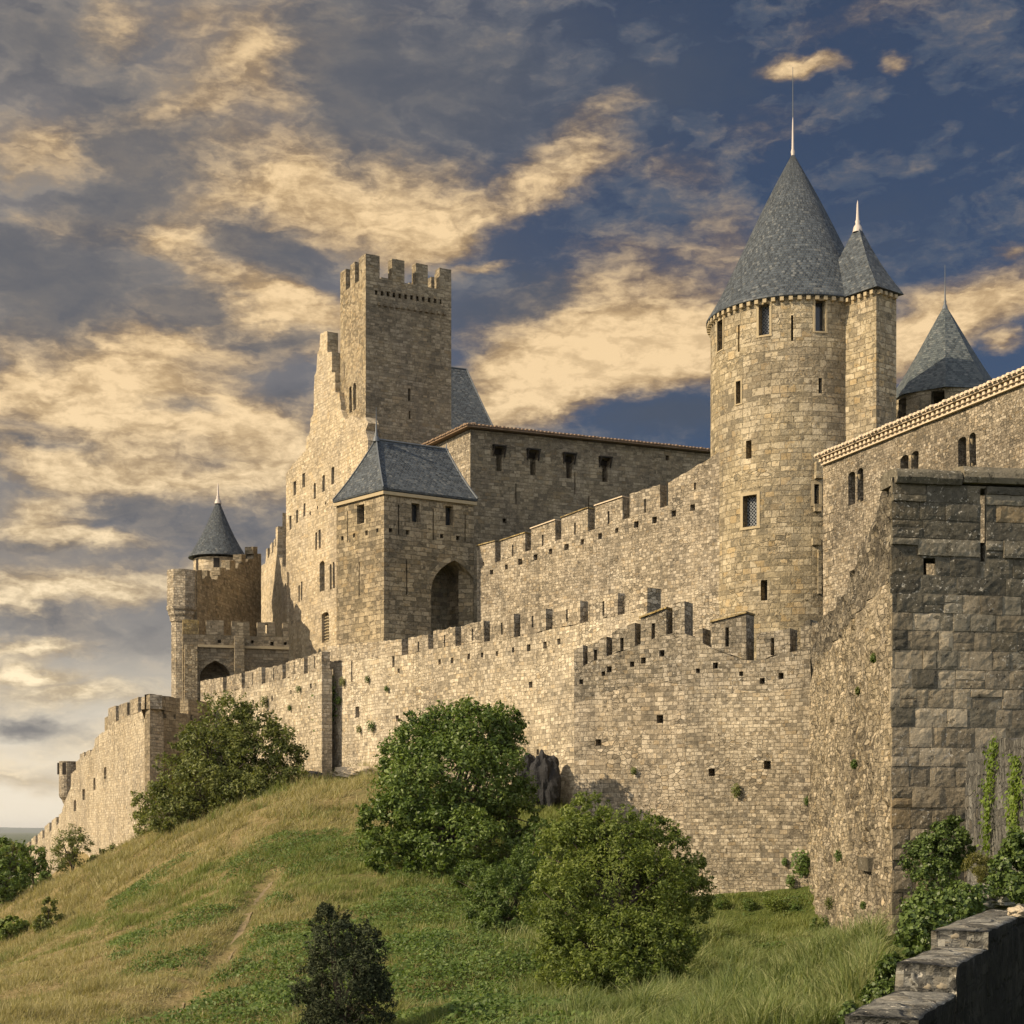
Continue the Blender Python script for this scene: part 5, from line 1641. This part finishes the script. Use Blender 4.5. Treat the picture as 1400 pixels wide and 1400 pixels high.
def vnoise(x, y, sc, seed=0):
    """smooth value noise on arrays"""
    r = np.random.default_rng(seed).random((64, 64))
    x = x * sc + 31.7; y = y * sc + 17.3
    xi, yi = np.floor(x).astype(int), np.floor(y).astype(int)
    fx, fy = x - xi, y - yi
    fx = fx * fx * (3 - 2 * fx); fy = fy * fy * (3 - 2 * fy)
    g = lambda i, j: r[i % 64, j % 64]
    return (g(xi, yi) * (1 - fx) + g(xi + 1, yi) * fx) * (1 - fy) + (g(xi, yi + 1) * (1 - fx) + g(xi + 1, yi + 1) * fx) * fy
def ground(x, y):
    x = np.asarray(x, float); y = np.asarray(y, float)
    sh = x.shape
    x, y = x.ravel(), y.ravel()
    z = TW[-3] + TW[-2] * x + TW[-1] * y
    for k in range(len(ctl)):
        d2 = (x - ctl[k, 0]) ** 2 + (y - ctl[k, 1]) ** 2 + 1e-12
        z += TW[k] * .5 * d2 * np.log(d2)
    z += (vnoise(x, y, .35, 1) - .5) * .30 + (vnoise(x, y, 1.1, 2) - .5) * .16 + (vnoise(x, y, 2.6, 3) - .5) * .07
    td = track_dist(x, y)
    z -= .28 * np.exp(-(td / .45) ** 2)
    return z.reshape(sh)
def fastmesh(name, V, Fc, mat, parent=None, uv=None):
    me = bpy.data.meshes.new(name)
    nv, nf, k = len(V), len(Fc), Fc.shape[1]
    me.vertices.add(nv); me.vertices.foreach_set('co', np.ascontiguousarray(V, np.float32).ravel())
    me.loops.add(nf * k); me.loops.foreach_set('vertex_index', np.ascontiguousarray(Fc, np.int32).ravel())
    me.polygons.add(nf); me.polygons.foreach_set('loop_start', np.arange(0, nf * k, k, dtype=np.int32))
    me.update(calc_edges=True)
    me.materials.append(MATS[mat])
    o = bpy.data.objects.new(name, me); COL.objects.link(o)
    return adopt(o, parent)
gx = np.arange(-72, 42.01, .4); gy = np.arange(-6, 150.01, .4)
X, Y = np.meshgrid(gx, gy)
Z = np.maximum(ground(X, Y), -17.0)
V = np.stack([X.ravel(), Y.ravel(), Z.ravel()], 1)
nx_, ny_ = len(gx), len(gy)
idx = np.arange(nx_ * ny_).reshape(ny_, nx_)
Fq = np.stack([idx[:-1, :-1].ravel(), idx[:-1, 1:].ravel(), idx[1:, 1:].ravel(), idx[1:, :-1].ravel()], 1)
hill = fastmesh('hill', V, Fq, 'hill_ground')
hill.data.polygons.foreach_set('use_smooth', [True] * len(hill.data.polygons))
tag(hill, kind='structure')
mb = MB(); S = 30000
mb.poly([(-S, -2000, -15.2), (S, -2000, -15.2), (S, S, -15.2), (-S, S, -15.2)])
tag(mb.build('plain', 'plain_field'), kind='structure')
# low blue hills on the horizon
xs = np.linspace(-9000, 9000, 220)
rows_ = []
for (yy, hh) in ((9500, -15.0), (10500, 8.0), (11500, 30.0), (13500, -15.2)):
    rows_.append(np.stack([xs, np.full_like(xs, yy), np.full_like(xs, hh) + (hh > 0) * (hh * .9) * (vnoise(xs, xs * 0, .0011, 5) - .55) + (hh > 0) * hh * .4 * (vnoise(xs, xs * 0, .004, 6) - .5)], 1))
V = np.concatenate(rows_); n = len(xs); idx = np.arange(4 * n).reshape(4, n)
Fq = np.stack([idx[:-1, :-1].ravel(), idx[:-1, 1:].ravel(), idx[1:, 1:].ravel(), idx[1:, :-1].ravel()], 1)
tag(fastmesh('distant_hills', V, Fq, 'far_hill'), kind='structure')
# bare earth track up the slope
tv = []
pl = []
for (ax, ay), (bx, by) in zip(TRACK, TRACK[1:]):
    for k in range(14):
        pl.append((ax + (bx - ax) * k / 14, ay + (by - ay) * k / 14))
for i, (x, y) in enumerate(pl):
    j = min(i + 1, len(pl) - 1); i0 = max(0, i - 1)
    d = Vector((pl[j][0] - pl[i0][0], pl[j][1] - pl[i0][1])).normalized(); nn = Vector((-d.y, d.x))
    wv = .05 + .09 * (mnoise.noise(Vector((i * .35, 0, 3))) + .5) * (1 if i > 4 else .3)
    for t in (-1, -.33, .33, 1):
        q = (x + nn.x * wv * t + .1 * mnoise.noise(Vector((i * .6, 4, 1))), y + nn.y * wv * t)
        tv.append((q[0], q[1], float(ground([q[0]], [q[1]])[0]) + .03))
Fq = []
for i in range(len(pl) - 1):
    for t in range(3):
        a = i * 4 + t
        Fq.append((a, a + 1, a + 5, a + 4))
tag(fastmesh('path', np.array(tv), np.array(Fq), 'soil'), kind='structure')

# ================================================================== rock at the foot of the walls
def rock(label, px, py, d, rx, rz, mat, seed, group=None, ry=None):
    c = pt(px, py, d)
    mb = MB(); q = d / F
    blob(mb, (0, 0, 0), 1.0, seed, (rx * q, (ry or rx) * q, rz * q), 44, 28, .30)
    o = mb.build('rock', mat)
    o.location = c
    return tag(o, label, 'rock', group)
rock('dark rock ledge in the corner where the two curtain walls meet', 745, 1075, 58.5, 22, 44, 'dark_rock', 3)
rock('second dark rock at the wall corner, behind the fig tree', 722, 1060, 60.5, 16, 28, 'dark_rock', 8)
rock('pale rock outcrop under the centre curtain wall beside its vertical step', 490, 1060, 70.8, 36, 13, 'pale_rock', 5)
rock('grey rock at the foot of the wall step', 428, 1066, 72.6, 20, 11, 'dark_rock', 12)
rock('pale round boulder above the top step of the parapet', 1391, 1247, 12.2, 14, 8, 'pale_rock', 21)
rock('rough grey ledge under the ivy behind the parapet', 1345, 1228, 15.5, 46, 18, 'black_lichen_stone', 15)

# ================================================================== vegetation
def leaves(P, N, size, asp, rng, jit=.7):
    n = len(P)
    N = N + rng.normal(0, jit, (n, 3)); N /= np.linalg.norm(N, axis=1, keepdims=True) + 1e-9
    A = rng.normal(0, 1, (n, 3)); A -= (A * N).sum(1, keepdims=True) * N; A /= np.linalg.norm(A, axis=1, keepdims=True) + 1e-9
    B = np.cross(N, A)
    L = size * rng.uniform(.6, 1.25, (n, 1)); Wd = L * asp
    V = np.stack([P - A * L / 2, P + B * Wd / 2 - A * L * .05 + N * L * .06, P + A * L / 2, P - B * Wd / 2 - A * L * .05 + N * L * .06], 1).reshape(-1, 3)
    return V, np.arange(4 * n).reshape(n, 4)
def crown_points(lobes, n, rng, clump=.2, fill=.62, nclump=70):
    """leaf positions gathered in clumps through the lobes; lobes: (centre, (rx, ry, rz))"""
    w = np.array([(l[1][0] * l[1][2]) for l in lobes]); w = w / w.sum()
    P, N = [], []
    for (c, r), f in zip(lobes, w):
        c = np.array(c); r = np.array(r)
        k = max(6, int(nclump * f * len(lobes) ** .5))
        d = rng.normal(0, 1, (k, 3)); d /= np.linalg.norm(d, axis=1, keepdims=True)
        cc = c + d * r * (fill + (1.02 - fill) * rng.random((k, 1)) ** .6)
        m = int(n * f)
        pick = rng.integers(0, k, m)
        sz_ = rng.uniform(.6, 1.5, (k, 1))
        off = rng.normal(0, 1, (m, 3)); off /= np.linalg.norm(off, axis=1, keepdims=True)
        off *= rng.random((m, 1)) ** .45
        p = cc[pick] + off * r.mean() * clump * sz_[pick]
        P.append(p)
        nn = off * .7 + d[pick] * .6 + np.array([0, 0, .35])
        N.append(nn)
    return np.concatenate(P), np.concatenate(N)
def plant(name, label, cat, base, lobes_px, n, size, asp, mat, seed, trunk=.12, group=None, clump=.2, fill=.62, nclump=70, depthk=.85, limbs=True, crown='crown', jit=.7, sprays=0):
    rng = np.random.default_rng(seed)
    bx = pt(*base)
    gz = float(ground([bx.x], [bx.y])[0])
    root = thing(name, (bx.x, bx.y, gz), label, cat, group)
    lobes = []
    for (px, py, d, rx, ry) in lobes_px:
        c = pt(px, py, d); q = d / F
        lobes.append((tuple(c), (rx * q, (rx + ry) / 2 * q * depthk, ry * q)))
    P, N = crown_points(lobes, n, rng, clump, fill, nclump)
    if sprays:
        SP, SN = [], []
        for k in range(sprays):
            c, r = lobes[rng.integers(len(lobes))]
            c = np.array(c); r = np.array(r)
            dd = rng.normal(0, 1, 3) + np.array([0, -.2, .7]); dd /= np.linalg.norm(dd)
            L = r.mean() * rng.uniform(.25, .55)
            g_ = dd * .8 + np.array([rng.normal(0, .3), rng.normal(0, .3), .55]); g_ /= np.linalg.norm(g_)
            m = int(rng.integers(14, 30))
            u = rng.random((m, 1))
            s0_ = c + dd * r * .88
            SP.append(s0_ + g_ * L * u + np.array([0, 0, -.25 * L]) * u * u + rng.normal(0, 1, (m, 3)) * size * .45 * (1.15 - u))
            SN.append(np.tile(np.array([0, -.2, .8]), (m, 1)) + rng.normal(0, .4, (m, 3)))
        P = np.concatenate([P] + SP); N = np.concatenate([N] + SN)
    g = ground(P[:, 0], P[:, 1])
    ok = P[:, 2] > g - .05
    P, N = P[ok], N[ok]
    V, Fc = leaves(P, N, size, asp, rng, jit)
    fastmesh(crown, V, Fc, mat, root)
    if trunk:
        mb = MB()
        b = Vector((bx.x, bx.y, gz - .3))
        rr_ = random.Random(seed)
        top = Vector(lobes[0][0])
        mid = b.lerp(top, .4) + Vector((rr_.uniform(-.1, .1), rr_.uniform(-.1, .1), 0))
        mb.tube([b, mid, top], [trunk, trunk * .75, trunk * .3], 8)
        if limbs:
            for (c, r) in lobes:
                for k in range(4):
                    d = Vector((rr_.gauss(0, 1), rr_.gauss(0, 1), rr_.gauss(.3, 1))).normalized()
                    e = Vector(c) + Vector((d.x * r[0], d.y * r[1], d.z * r[2])) * .85
                    s_ = b.lerp(mid, rr_.uniform(.5, 1)) if k % 2 else mid.lerp(top, rr_.uniform(0, .6))
                    m_ = s_.lerp(Vector(c), .6) + Vector((0, 0, .1))
                    mb.tube([s_, m_, e], [trunk * .45, trunk * .28, trunk * .07], 5)
        mb.build('trunk', 'bark', root)
    return root

plant('bush', 'broad rounded dark green bush in front of the low bastion', 'bush', (300, 1130, 69), [(308, 1060, 69, 78, 62), (255, 1085, 69, 52, 52), (368, 1045, 69.5, 50, 56), (310, 1000, 69.5, 46, 48), (388, 1060, 69, 34, 40), (235, 1115, 68.5, 34, 26), (345, 1085, 68, 66, 34), (278, 1025, 69, 40, 40), (345, 1005, 69.5, 40, 40)],
      42000, .16, .45, 'bush_leaf', 1, .16, clump=.22, nclump=150, sprays=260)
plant('fig_tree', 'tall glossy mid-green tree against the centre of the sunlit curtain wall', 'tree', (610, 1210, 49), [(615, 1075, 49, 82, 72), (640, 1005, 50, 66, 44), (570, 1090, 48, 60, 60), (560, 1040, 49, 42, 44), (690, 1000, 50, 30, 34), (540, 1130, 47.5, 50, 46), (620, 1150, 47, 66, 50), (590, 1000, 50, 40, 34), (680, 1070, 49.5, 46, 56), (590, 1190, 46.5, 40, 24), (655, 995, 49.5, 46, 32), (712, 1110, 50, 26, 46), (700, 1160, 49, 34, 34), (520, 1165, 47, 34, 30)],
      60000, .13, .5, 'fig_leaf', 2, .15, clump=.22, nclump=230, sprays=260)
plant('ash_tree', 'feathery bright green tree at bottom centre, nearest of the big trees', 'tree', (850, 1360, 27), [(850, 1230, 27.5, 95, 80), (790, 1170, 28, 56, 56), (900, 1180, 28.5, 52, 50), (770, 1250, 27, 52, 70), (920, 1240, 28, 55, 60), (850, 1300, 26.5, 80, 58), (800, 1115, 28.5, 34, 28), (890, 1140, 28.5, 36, 20), (940, 1200, 28.5, 32, 34), (780, 1310, 26.5, 50, 46), (845, 1155, 28, 62, 46), (840, 1335, 26, 80, 36), (900, 1300, 26.5, 56, 40), (790, 1140, 28, 30, 26)],
      85000, .072, .38, 'ash_leaf', 3, .09, clump=.17, nclump=330, sprays=520)
plant('shrub', 'dark blackish-green cypress-like shrub at the bottom edge, left of centre', 'shrub', (470, 1440, 21), [(470, 1350, 21, 58, 72), (455, 1290, 21, 34, 46), (498, 1310, 21, 28, 46), (446, 1258, 21, 13, 22), (425, 1360, 21, 26, 48), (512, 1375, 21, 26, 48), (470, 1410, 21, 60, 36)],
      30000, .05, .35, 'cypress_leaf', 4, .06, clump=.2, nclump=170, sprays=260)
plant('shrub', 'small leafy shrub between the glossy tree and the feathery tree', 'shrub', (690, 1290, 35), [(690, 1225, 35, 42, 44), (660, 1240, 35, 26, 32), (720, 1200, 35.5, 32, 32), (690, 1265, 34.5, 40, 24), (725, 1185, 36, 34, 30), (650, 1205, 37, 30, 26), (740, 1150, 37, 24, 26)],
      20000, .085, .4, 'young_leaf', 5, .04, clump=.22, nclump=90, sprays=160)
plant('sapling', 'thin young tree with open branches at the foot of the bastion flank', 'tree', (98, 1208, 73), [(98, 1155, 73, 24, 28), (85, 1165, 73, 18, 22), (110, 1150, 73, 16, 20), (95, 1180, 73, 22, 16)],
      2600, .16, .3, 'bush_leaf', 6, .07, clump=.3, nclump=40)
plant('sapling', 'small conical bush alone on the left slope', 'bush', (67, 1282, 59), [(67, 1262, 59, 17, 18), (66, 1240, 59, 10, 14), (56, 1265, 59, 10, 12), (78, 1260, 59, 10, 13)],
      3000, .13, .4, 'bush_leaf', 7, .05, clump=.3, nclump=40)
for k, (lab, base, lob, mt_) in enumerate((
    ('round-headed green tree cut by the left edge', (8, 1310, 72), [(5, 1210, 72, 32, 44), (12, 1170, 72, 24, 28), (-10, 1240, 72, 34, 44)], 'fig_leaf'),
    ('leafy tree before the far low wall, beside the tree on the left edge', (48, 1290, 78), [(48, 1212, 78, 27, 40), (42, 1178, 78, 20, 24), (55, 1240, 78, 22, 26), (30, 1240, 77, 22, 30)], 'fig_leaf'),
    ('dull green tree farthest back at the left edge', (12, 1230, 110), [(10, 1165, 110, 20, 16), (24, 1175, 110, 14, 18), (-4, 1180, 110, 18, 20)], 'bush_leaf'),
    ('low bright bush under the trees at the left edge', (20, 1300, 64), [(18, 1275, 64, 22, 20), (0, 1282, 64, 20, 18)], 'ash_leaf'))):
    plant('leafy_tree', lab, 'tree', base, lob, 6500, .2, .5, mt_, 20 + k, .12, clump=.24, nclump=70, group='trees at the left edge')
for k, (px, py, d, r, lab) in enumerate(((150, 1168, 73, 12, 'low weedy bush on the crest at the foot of the bastion flank'), (192, 1100, 77, 12, 'upright bush growing against the corner of the low bastion'), (205, 1135, 72, 22, 'small bush joined to the left side of the broad bush'), (130, 1180, 74, 9, 'smallest weedy bush on the crest beside the thin young tree'))):
    plant('bush', lab, 'bush', (px, py + r, d), [(px, py, d, r, r * (1.8 if k == 1 else 1))], 900, .17, .45, 'bush_leaf', 40 + k, .03, clump=.35, nclump=24, limbs=False)

# plants around the corner wall
plant('bush', 'dark leafy bush against the foot of the block wall, left of the grey flank wall', 'bush', (1285, 1215, 24), [(1290, 1160, 24, 36, 32), (1270, 1175, 24, 34, 28), (1300, 1140, 24, 24, 22), (1285, 1195, 23, 30, 20), (1315, 1165, 24.5, 16, 26)], 12000, .055, .6, 'ivy_leaf', 60, .02, clump=.26, nclump=100)
plant('ivy', 'ivy heap spilling behind the top step of the parapet', 'ivy', (1280, 1270, 14), [(1290, 1240, 14, 52, 24), (1325, 1225, 14, 30, 16), (1265, 1268, 13, 36, 26), (1250, 1290, 12, 22, 18), (1310, 1252, 13.5, 26, 12)], 9000, .042, .75, 'ivy_leaf', 61, 0, clump=.3, nclump=120)
plant('ivy', 'ivy mound at the right edge under the grey flank wall', 'ivy', (1390, 1215, 15), [(1385, 1190, 15, 30, 26), (1400, 1160, 15, 26, 26), (1370, 1210, 15, 26, 14), (1395, 1215, 14.5, 24, 16)], 7000, .045, .75, 'ivy_leaf', 62, 0, clump=.3, nclump=90)
plant('shrub', 'yellowish wispy shrub at the foot of the grey flank wall', 'shrub', (1335, 1208, 18), [(1336, 1185, 18, 19, 18), (1345, 1195, 18, 14, 12)], 3500, .04, .2, 'yellow_shrub_leaf', 63, 0, clump=.35, nclump=40)
plant('bush', 'dark weeds hugging the lower left side of the parapet', 'bush', (1215, 1350, 12), [(1218, 1330, 12, 18, 26), (1205, 1365, 11, 24, 22), (1175, 1390, 10, 30, 16)], 6000, .035, .6, 'ivy_leaf', 64, 0, clump=.3, nclump=70)
def hanging_ivy(label, W, path, width, n, seed, mat='bright_ivy_leaf', size=.1, group=None, out=.12):
    rng = np.random.default_rng(seed)
    P = []
    pts = [W.on(*p[:2]) for p in path]; ws = [p[2] for p in path]
    for i in range(n):
        u = rng.random() * (len(pts) - 1); k = int(u); f = u - k
        s = pts[k][0] * (1 - f) + pts[k + 1][0] * f + rng.normal(0, .5) * width * (ws[k] * (1 - f) + ws[k + 1] * f)
        z = pts[k][1] * (1 - f) + pts[k + 1][1] * f + rng.normal(0, .06)
        P.append(W.P(s, -(.03 + abs(rng.normal(0, out))), z))
    P = np.array(P); N = np.tile(np.array([W.n.x, W.n.y, .5]), (n, 1))
    V, Fc = leaves(P, N, size, .75, rng, .5)
    o = fastmesh('ivy', V, Fc, mat)
    return tag(o, label, 'ivy', group)
hanging_ivy('bright yellow-green ivy strand hanging down the grey flank wall', WS, [(1364, 1012, .8), (1362, 1050, 1.2), (1356, 1090, 1.5), (1355, 1130, .8), (1353, 1165, .6)], .5, 700, 70, size=.075, out=.055)
hanging_ivy('second ivy strand on the grey flank wall, cut by the right edge', WS, [(1395, 1035, .8), (1394, 1080, 1.4), (1390, 1110, 1.6), (1396, 1150, 1.0)], .5, 700, 71, size=.07, out=.055)
hanging_ivy('dark ivy growing up the vertical step of the curtain wall', WC, [(451, 925, .4), (452, 945, .9), (453, 965, .9), (452, 985, .7), (451, 1005, .3)], .8, 1200, 72, 'fig_leaf', .16, out=.3)
tufts = [(WC, 471, 932, 6, 'weed tuft on the curtain wall just right of the ivied step'), (WC, 505, 929, 5, 'small weed tuft above the slit in the centre curtain wall'), (WC, 511, 993, 8, 'round weed tuft low on the centre curtain wall'), (WC, 493, 997, 5, 'weed tuft left of the round tuft low on the centre curtain wall'),
         (WC, 466, 958, 6, 'flat weed tuft beside the ivy of the wall step'), (WC, 531, 942, 4, 'small weed tuft right of the upper slit in the curtain wall'), (WD, 366, 960, 9, 'weed tuft hanging below the merlons left of the wall step'), (WD, 411, 942, 5, 'weed tuft just left of the wall step'), (WD, 398, 968, 4, 'tiny weed tuft low on the wall left of the step'),
         (WB, 1008, 1081, 9, 'weed tuft midway up the nearest curtain stretch'), (WB, 1099, 1180, 18, 'tall weed clump in the corner between curtain and block wall'), (WB, 1083, 1204, 9, 'weed clump low beside the tall corner clump'), (WB, 868, 1054, 5, 'small weed tuft above the feathery tree'), (WB, 1074, 1178, 5, 'small weed tuft left of the tall corner clump'),
         (WL, 1200, 900, 6, 'mossy weed tuft high on the rubble flank by the block edge'), (WL, 1178, 945, 5, 'weed tuft in the upper middle of the rubble flank'), (WL, 1173, 1045, 6, 'weed tuft halfway down the rubble flank'), (WL, 1152, 1170, 8, 'weed tuft low on the rubble flank'), (WL, 1140, 1235, 9, 'weed clump near the foot of the rubble flank'), (WL, 1185, 1238, 5, 'weed tuft under the projecting stone of the rubble flank'), (WL, 1108, 1095, 6, 'weed tuft in the joint of curtain and rubble flank')]
for k, (W, px, py, r, lab) in enumerate(tufts):
    s, z = W.on(px, py); c = W.P(s, -.05, z)
    rng = np.random.default_rng(90 + k)
    rad = r / F * c.y
    n = 260
    d = rng.normal(0, 1, (n, 3)); d /= np.linalg.norm(d, axis=1, keepdims=True)
    P = np.array(c) + d * rng.random((n, 1)) ** .5 * rad * np.array([.8, .8, 1.15]) + np.array([W.n.x, W.n.y, 0]) * rad * .4
    V, Fc = leaves(P, d + np.array([W.n.x, W.n.y, .4]), max(.07, rad * .4), .4, rng)
    tag(fastmesh('wall_weed', V, Fc, 'weed_leaf' if k % 3 else 'bush_leaf'), lab, 'plant', 'weeds growing out of the walls')

# white bird on the curtain wall
s, z = WC.on(853.5, 836)
c = WC.P(s + .0, .18, z + .0)
bd = thing('bird', tuple(c), 'white bird perched in a gap of the sunlit curtain wall', 'bird')
mb = MB()
pr = [(0, -.30), (.05, -.24), (.11, -.12), (.13, 0), (.11, .12), (.065, .19), (.062, .22), (.075, .27), (.07, .31), (.045, .35), (0, .37)]
n = 12
rings = []
for k, (r_, h) in enumerate(pr):
    off = Vector((.10 * (1 - (h + .3) / .67) - .02, .06 * (1 - (h + .3) / .67), h * .85 + .25))
    rings.append([Vector((c.x, c.y, c.z)) + off + Vector((math.cos(2 * math.pi * i / n) * r_, math.sin(2 * math.pi * i / n) * r_ * .8, 0)) for i in range(n)])
for a, b in zip(rings, rings[1:]):
    for i in range(n):
        j = (i + 1) % n
        mb.poly([a[i], a[j], b[j], b[i]])
mb.build('body', 'white_feather', bd, smooth=True)
mb = MB(); h = Vector((c.x - .07, c.y - .03, c.z + .25 + .29 * .85))
mb.poly([h + Vector((0, -.02, .02)), h + Vector((0, .02, .02)), h + Vector((-.09, -.03, -.005))]); mb.poly([h + Vector((0, -.02, -.02)), h + Vector((0, .02, -.02)), h + Vector((-.09, -.03, -.005))])
mb.build('beak', 'ochre_lichen_stone', bd)

# grass: far past counting
WALLD = [(-400, 150), (32, 146), (85, 118), (205, 80), (290, 84), (290.1, 86), (439, 73), (450, 75.5), (785, 58.3), (785.1, 52), (1108, 48), (1220, 30), (1400, 29.5), (1900, 29)]
def grass():
    rng = np.random.default_rng(5)
    n0 = 6000000
    y = 8.5 + (84 - 8.5) * rng.random(n0)
    x = (rng.random(n0) * 2 - 1) * .39 * y
    dens = (y / 84) * (20 / y) ** 1.55
    dens /= dens.max()
    keep = rng.random(n0) < dens * .95
    x, y = x[keep], y[keep]
    px = CX + F * x / y
    wd = np.interp(px, [w[0] for w in WALLD], [w[1] for w in WALLD])
    keep = y < wd - .25
    keep &= ~((x > 1.2) & (y < 12.5)) & ~((px > 1222 - (30 - y) * 1.5) & (y < 31))
    td = track_dist(x, y)
    keep &= rng.random(len(x)) > np.exp(-(td / .3) ** 2) * 1.1
    x, y, px = x[keep], y[keep], px[keep]
    nz = vnoise(x, y, .16, 7) + .6 * (vnoise(x, y, .5, 8) - .5) + .5 * (vnoise(x, y, 1.6, 9) - .5)
    dry = -.055 * x + 1.5 * (nz - .5)
    tall = ((px > 600) & (y < 44)) & (rng.random(len(x)) < np.clip((px - 640 + 260 * (vnoise(x, y, .45, 31) - .5)) / 320, 0, 1))
    clump = vnoise(x, y, 3.1, 17) * .6 + vnoise(x, y, 1.3, 18) * .6
    kk = rng.random(len(x)) < np.clip((clump - .30) * 3.0, .12, 1)
    x, y, px, dry, tall = x[kk], y[kk], px[kk], dry[kk], tall[kk]
    bare = (vnoise(x, y, .8, 12) > .62) & (dry > .25) & ~tall
    keep = rng.random(len(x)) > bare * .7
    x, y, dry, tall = x[keep], y[keep], dry[keep], tall[keep]
    z = ground(x, y)
    isdry = (rng.random(len(x)) < 1 / (1 + np.exp(-(dry - .18) * 7))) & ~tall
    crest = np.clip((y - 56) / 8, 0, 1)
    def blades(m, h0, h1, mat, name, lean=.35):
        X, Yy, Zz = x[m], y[m], z[m]
        k = len(X)
        hh = rng.uniform(h0, h1, k) * (.30 + 2.4 * vnoise(X, Yy, .9, 14) * vnoise(X, Yy, 2.6, 15)) * (1 + .9 * crest[m])
        w = (.0014 + .00019 * Yy) * rng.uniform(.7, 1.3, k)
        a = rng.random(k) * 2 * np.pi
        la = rng.normal(0, lean, (k, 2)) + np.array([.22, .05])
        b = np.stack([X, Yy, Zz - .02], 1)
        wv = np.stack([np.cos(a) * w, np.sin(a) * w, 0 * w], 1)
        mid = b + np.stack([la[:, 0] * hh * .35, la[:, 1] * hh * .35, hh * .6], 1)
        tip = b + np.stack([la[:, 0] * hh * 1.0, la[:, 1] * hh * 1.0, hh * (1 - .25 * np.abs(la).sum(1).clip(0, 1.5))], 1)
        if h1 > .3:
            V = np.stack([b - wv, b + wv, mid - wv * .75, mid + wv * .75, tip - wv * .12, tip + wv * .12], 1)
            o6 = np.arange(k)[:, None] * 6
            Fc = np.concatenate([o6 + np.array([0, 1, 3, 2]), o6 + np.array([2, 3, 5, 4])])
        else:
            V = np.stack([b - wv, b + wv, tip + wv * .15, tip - wv * .15], 1)
            Fc = np.arange(4 * k).reshape(k, 4)
        o = fastmesh(name, V.reshape(-1, 3), Fc, mat)
        return o
    tag(blades(isdry, .08, .22, 'dry_blade', 'dry_grass', .5), 'short sun-dried straw grass over the left slope', 'grass', kind='stuff')
    tag(blades(~isdry & ~tall, .08, .24, 'green_blade', 'green_grass', .45), 'short green grass over the slope', 'grass', kind='stuff')
    tag(blades(tall, .18, .42, 'tall_blade', 'tall_grass', .45), 'long wind-combed grass on the right below the curtain wall', 'grass', kind='stuff')
    # broad-leaved weeds through the green parts
    n = 130000
    yy = 16 + 44 * rng.random(n); xx = (rng.random(n) * 2 - 1) * .33 * yy
    ppx = CX + F * xx / yy
    fld = vnoise(xx, yy, .35, 21) + .5 * (vnoise(xx, yy, 1.2, 22) - .5) + .22 * np.clip((ppx - 260) / 250, -1.2, 1) * np.clip((56 - yy) / 14, 0, 1) - .3 * np.clip((ppx - 760) / 200, 0, 1)
    keep = (fld > .50) & (yy < np.interp(ppx, [w[0] for w in WALLD], [w[1] for w in WALLD]) - .4) & ~((xx > 1.2) & (yy < 13)) & (track_dist(xx, yy) > .5) & (ppx > 150)
    xx, yy, fld = xx[keep], yy[keep], fld[keep]
    rep = 4
    xx = np.repeat(xx, rep) + rng.normal(0, .09, len(xx) * rep); yy = np.repeat(yy, rep) + rng.normal(0, .09, len(yy) * rep); fld = np.repeat(fld, rep)
    zz_ = ground(xx, yy) + rng.random(len(xx)) * (.06 + .7 * np.clip(fld - .5, 0, .4) * (vnoise(xx, yy, 1.7, 41) + .2))
    P = np.stack([xx, yy, zz_], 1)
    V, Fc = leaves(P, np.tile(np.array([-.2, -.3, 1.0]), (len(P), 1)), .085, .5, rng, .6)
    tag(fastmesh('weeds', V, Fc, 'weed_leaf'), 'low broad-leaved weeds spreading over the green part of the slope', 'weeds', kind='stuff')
grass()
WEEDS = ['ragged weed clump at the curtain foot right beside the feathery tree', 'weed clump at the curtain foot, second from the feathery tree', 'weed clump at the curtain foot, third from the feathery tree',
         'weed clump in the ground corner between curtain and rubble flank', 'weed clump at the far end of the rubble flank foot', 'second weed clump along the rubble flank foot, counted from the curtain',
         'third weed clump along the rubble flank foot, counted from the curtain', 'weed clump at the rubble flank foot nearest the block wall corner']
for k, (px, py, d_) in enumerate(((985, 1240, 48), (1022, 1243, 47.6), (1058, 1246, 47.2), (1088, 1247, 47), (1122, 1276, 42), (1146, 1296, 37.5), (1172, 1318, 33.4), (1196, 1336, 30.4))):
    q = random.uniform(.8, 1.5) * 34 / d_
    plant('weed_clump', WEEDS[k], 'plant', (px, py, d_), [(px, py - 9 * q, d_, 11 * q, 12 * q), (px + 6, py - 4 * q, d_, 10 * q, 7 * q)], 420, .10, .3, ('weed_leaf', 'young_leaf', 'ash_leaf')[k % 3], 130 + k, 0, clump=.5, nclump=16, sprays=8, group='weeds along the foot of the walls')

# evening haze lying over the plain: one even volume round everything
hm = bpy.data.materials.new('haze_air'); hm.use_nodes = True
ht = NT(hm.node_tree)
hv = ht.n('ShaderNodeVolumePrincipled', {'Color': (.86, .88, .92, 1), 'Density': .00005, 'Anisotropy': .2})
ho = ht.n('ShaderNodeOutputMaterial'); hm.node_tree.links.new(hv.outputs[0], ho.inputs['Volume'])
MATS['haze_air'] = hm
mb = MB(); mb.box((-15000, -1500, -18.0), (30000, 0, 0), (0, 17000, 0), (0, 0, 75))
tag(mb.build('haze', 'haze_air', merge=True), 'thin evening haze over the far plain and hills', 'haze', kind='stuff')
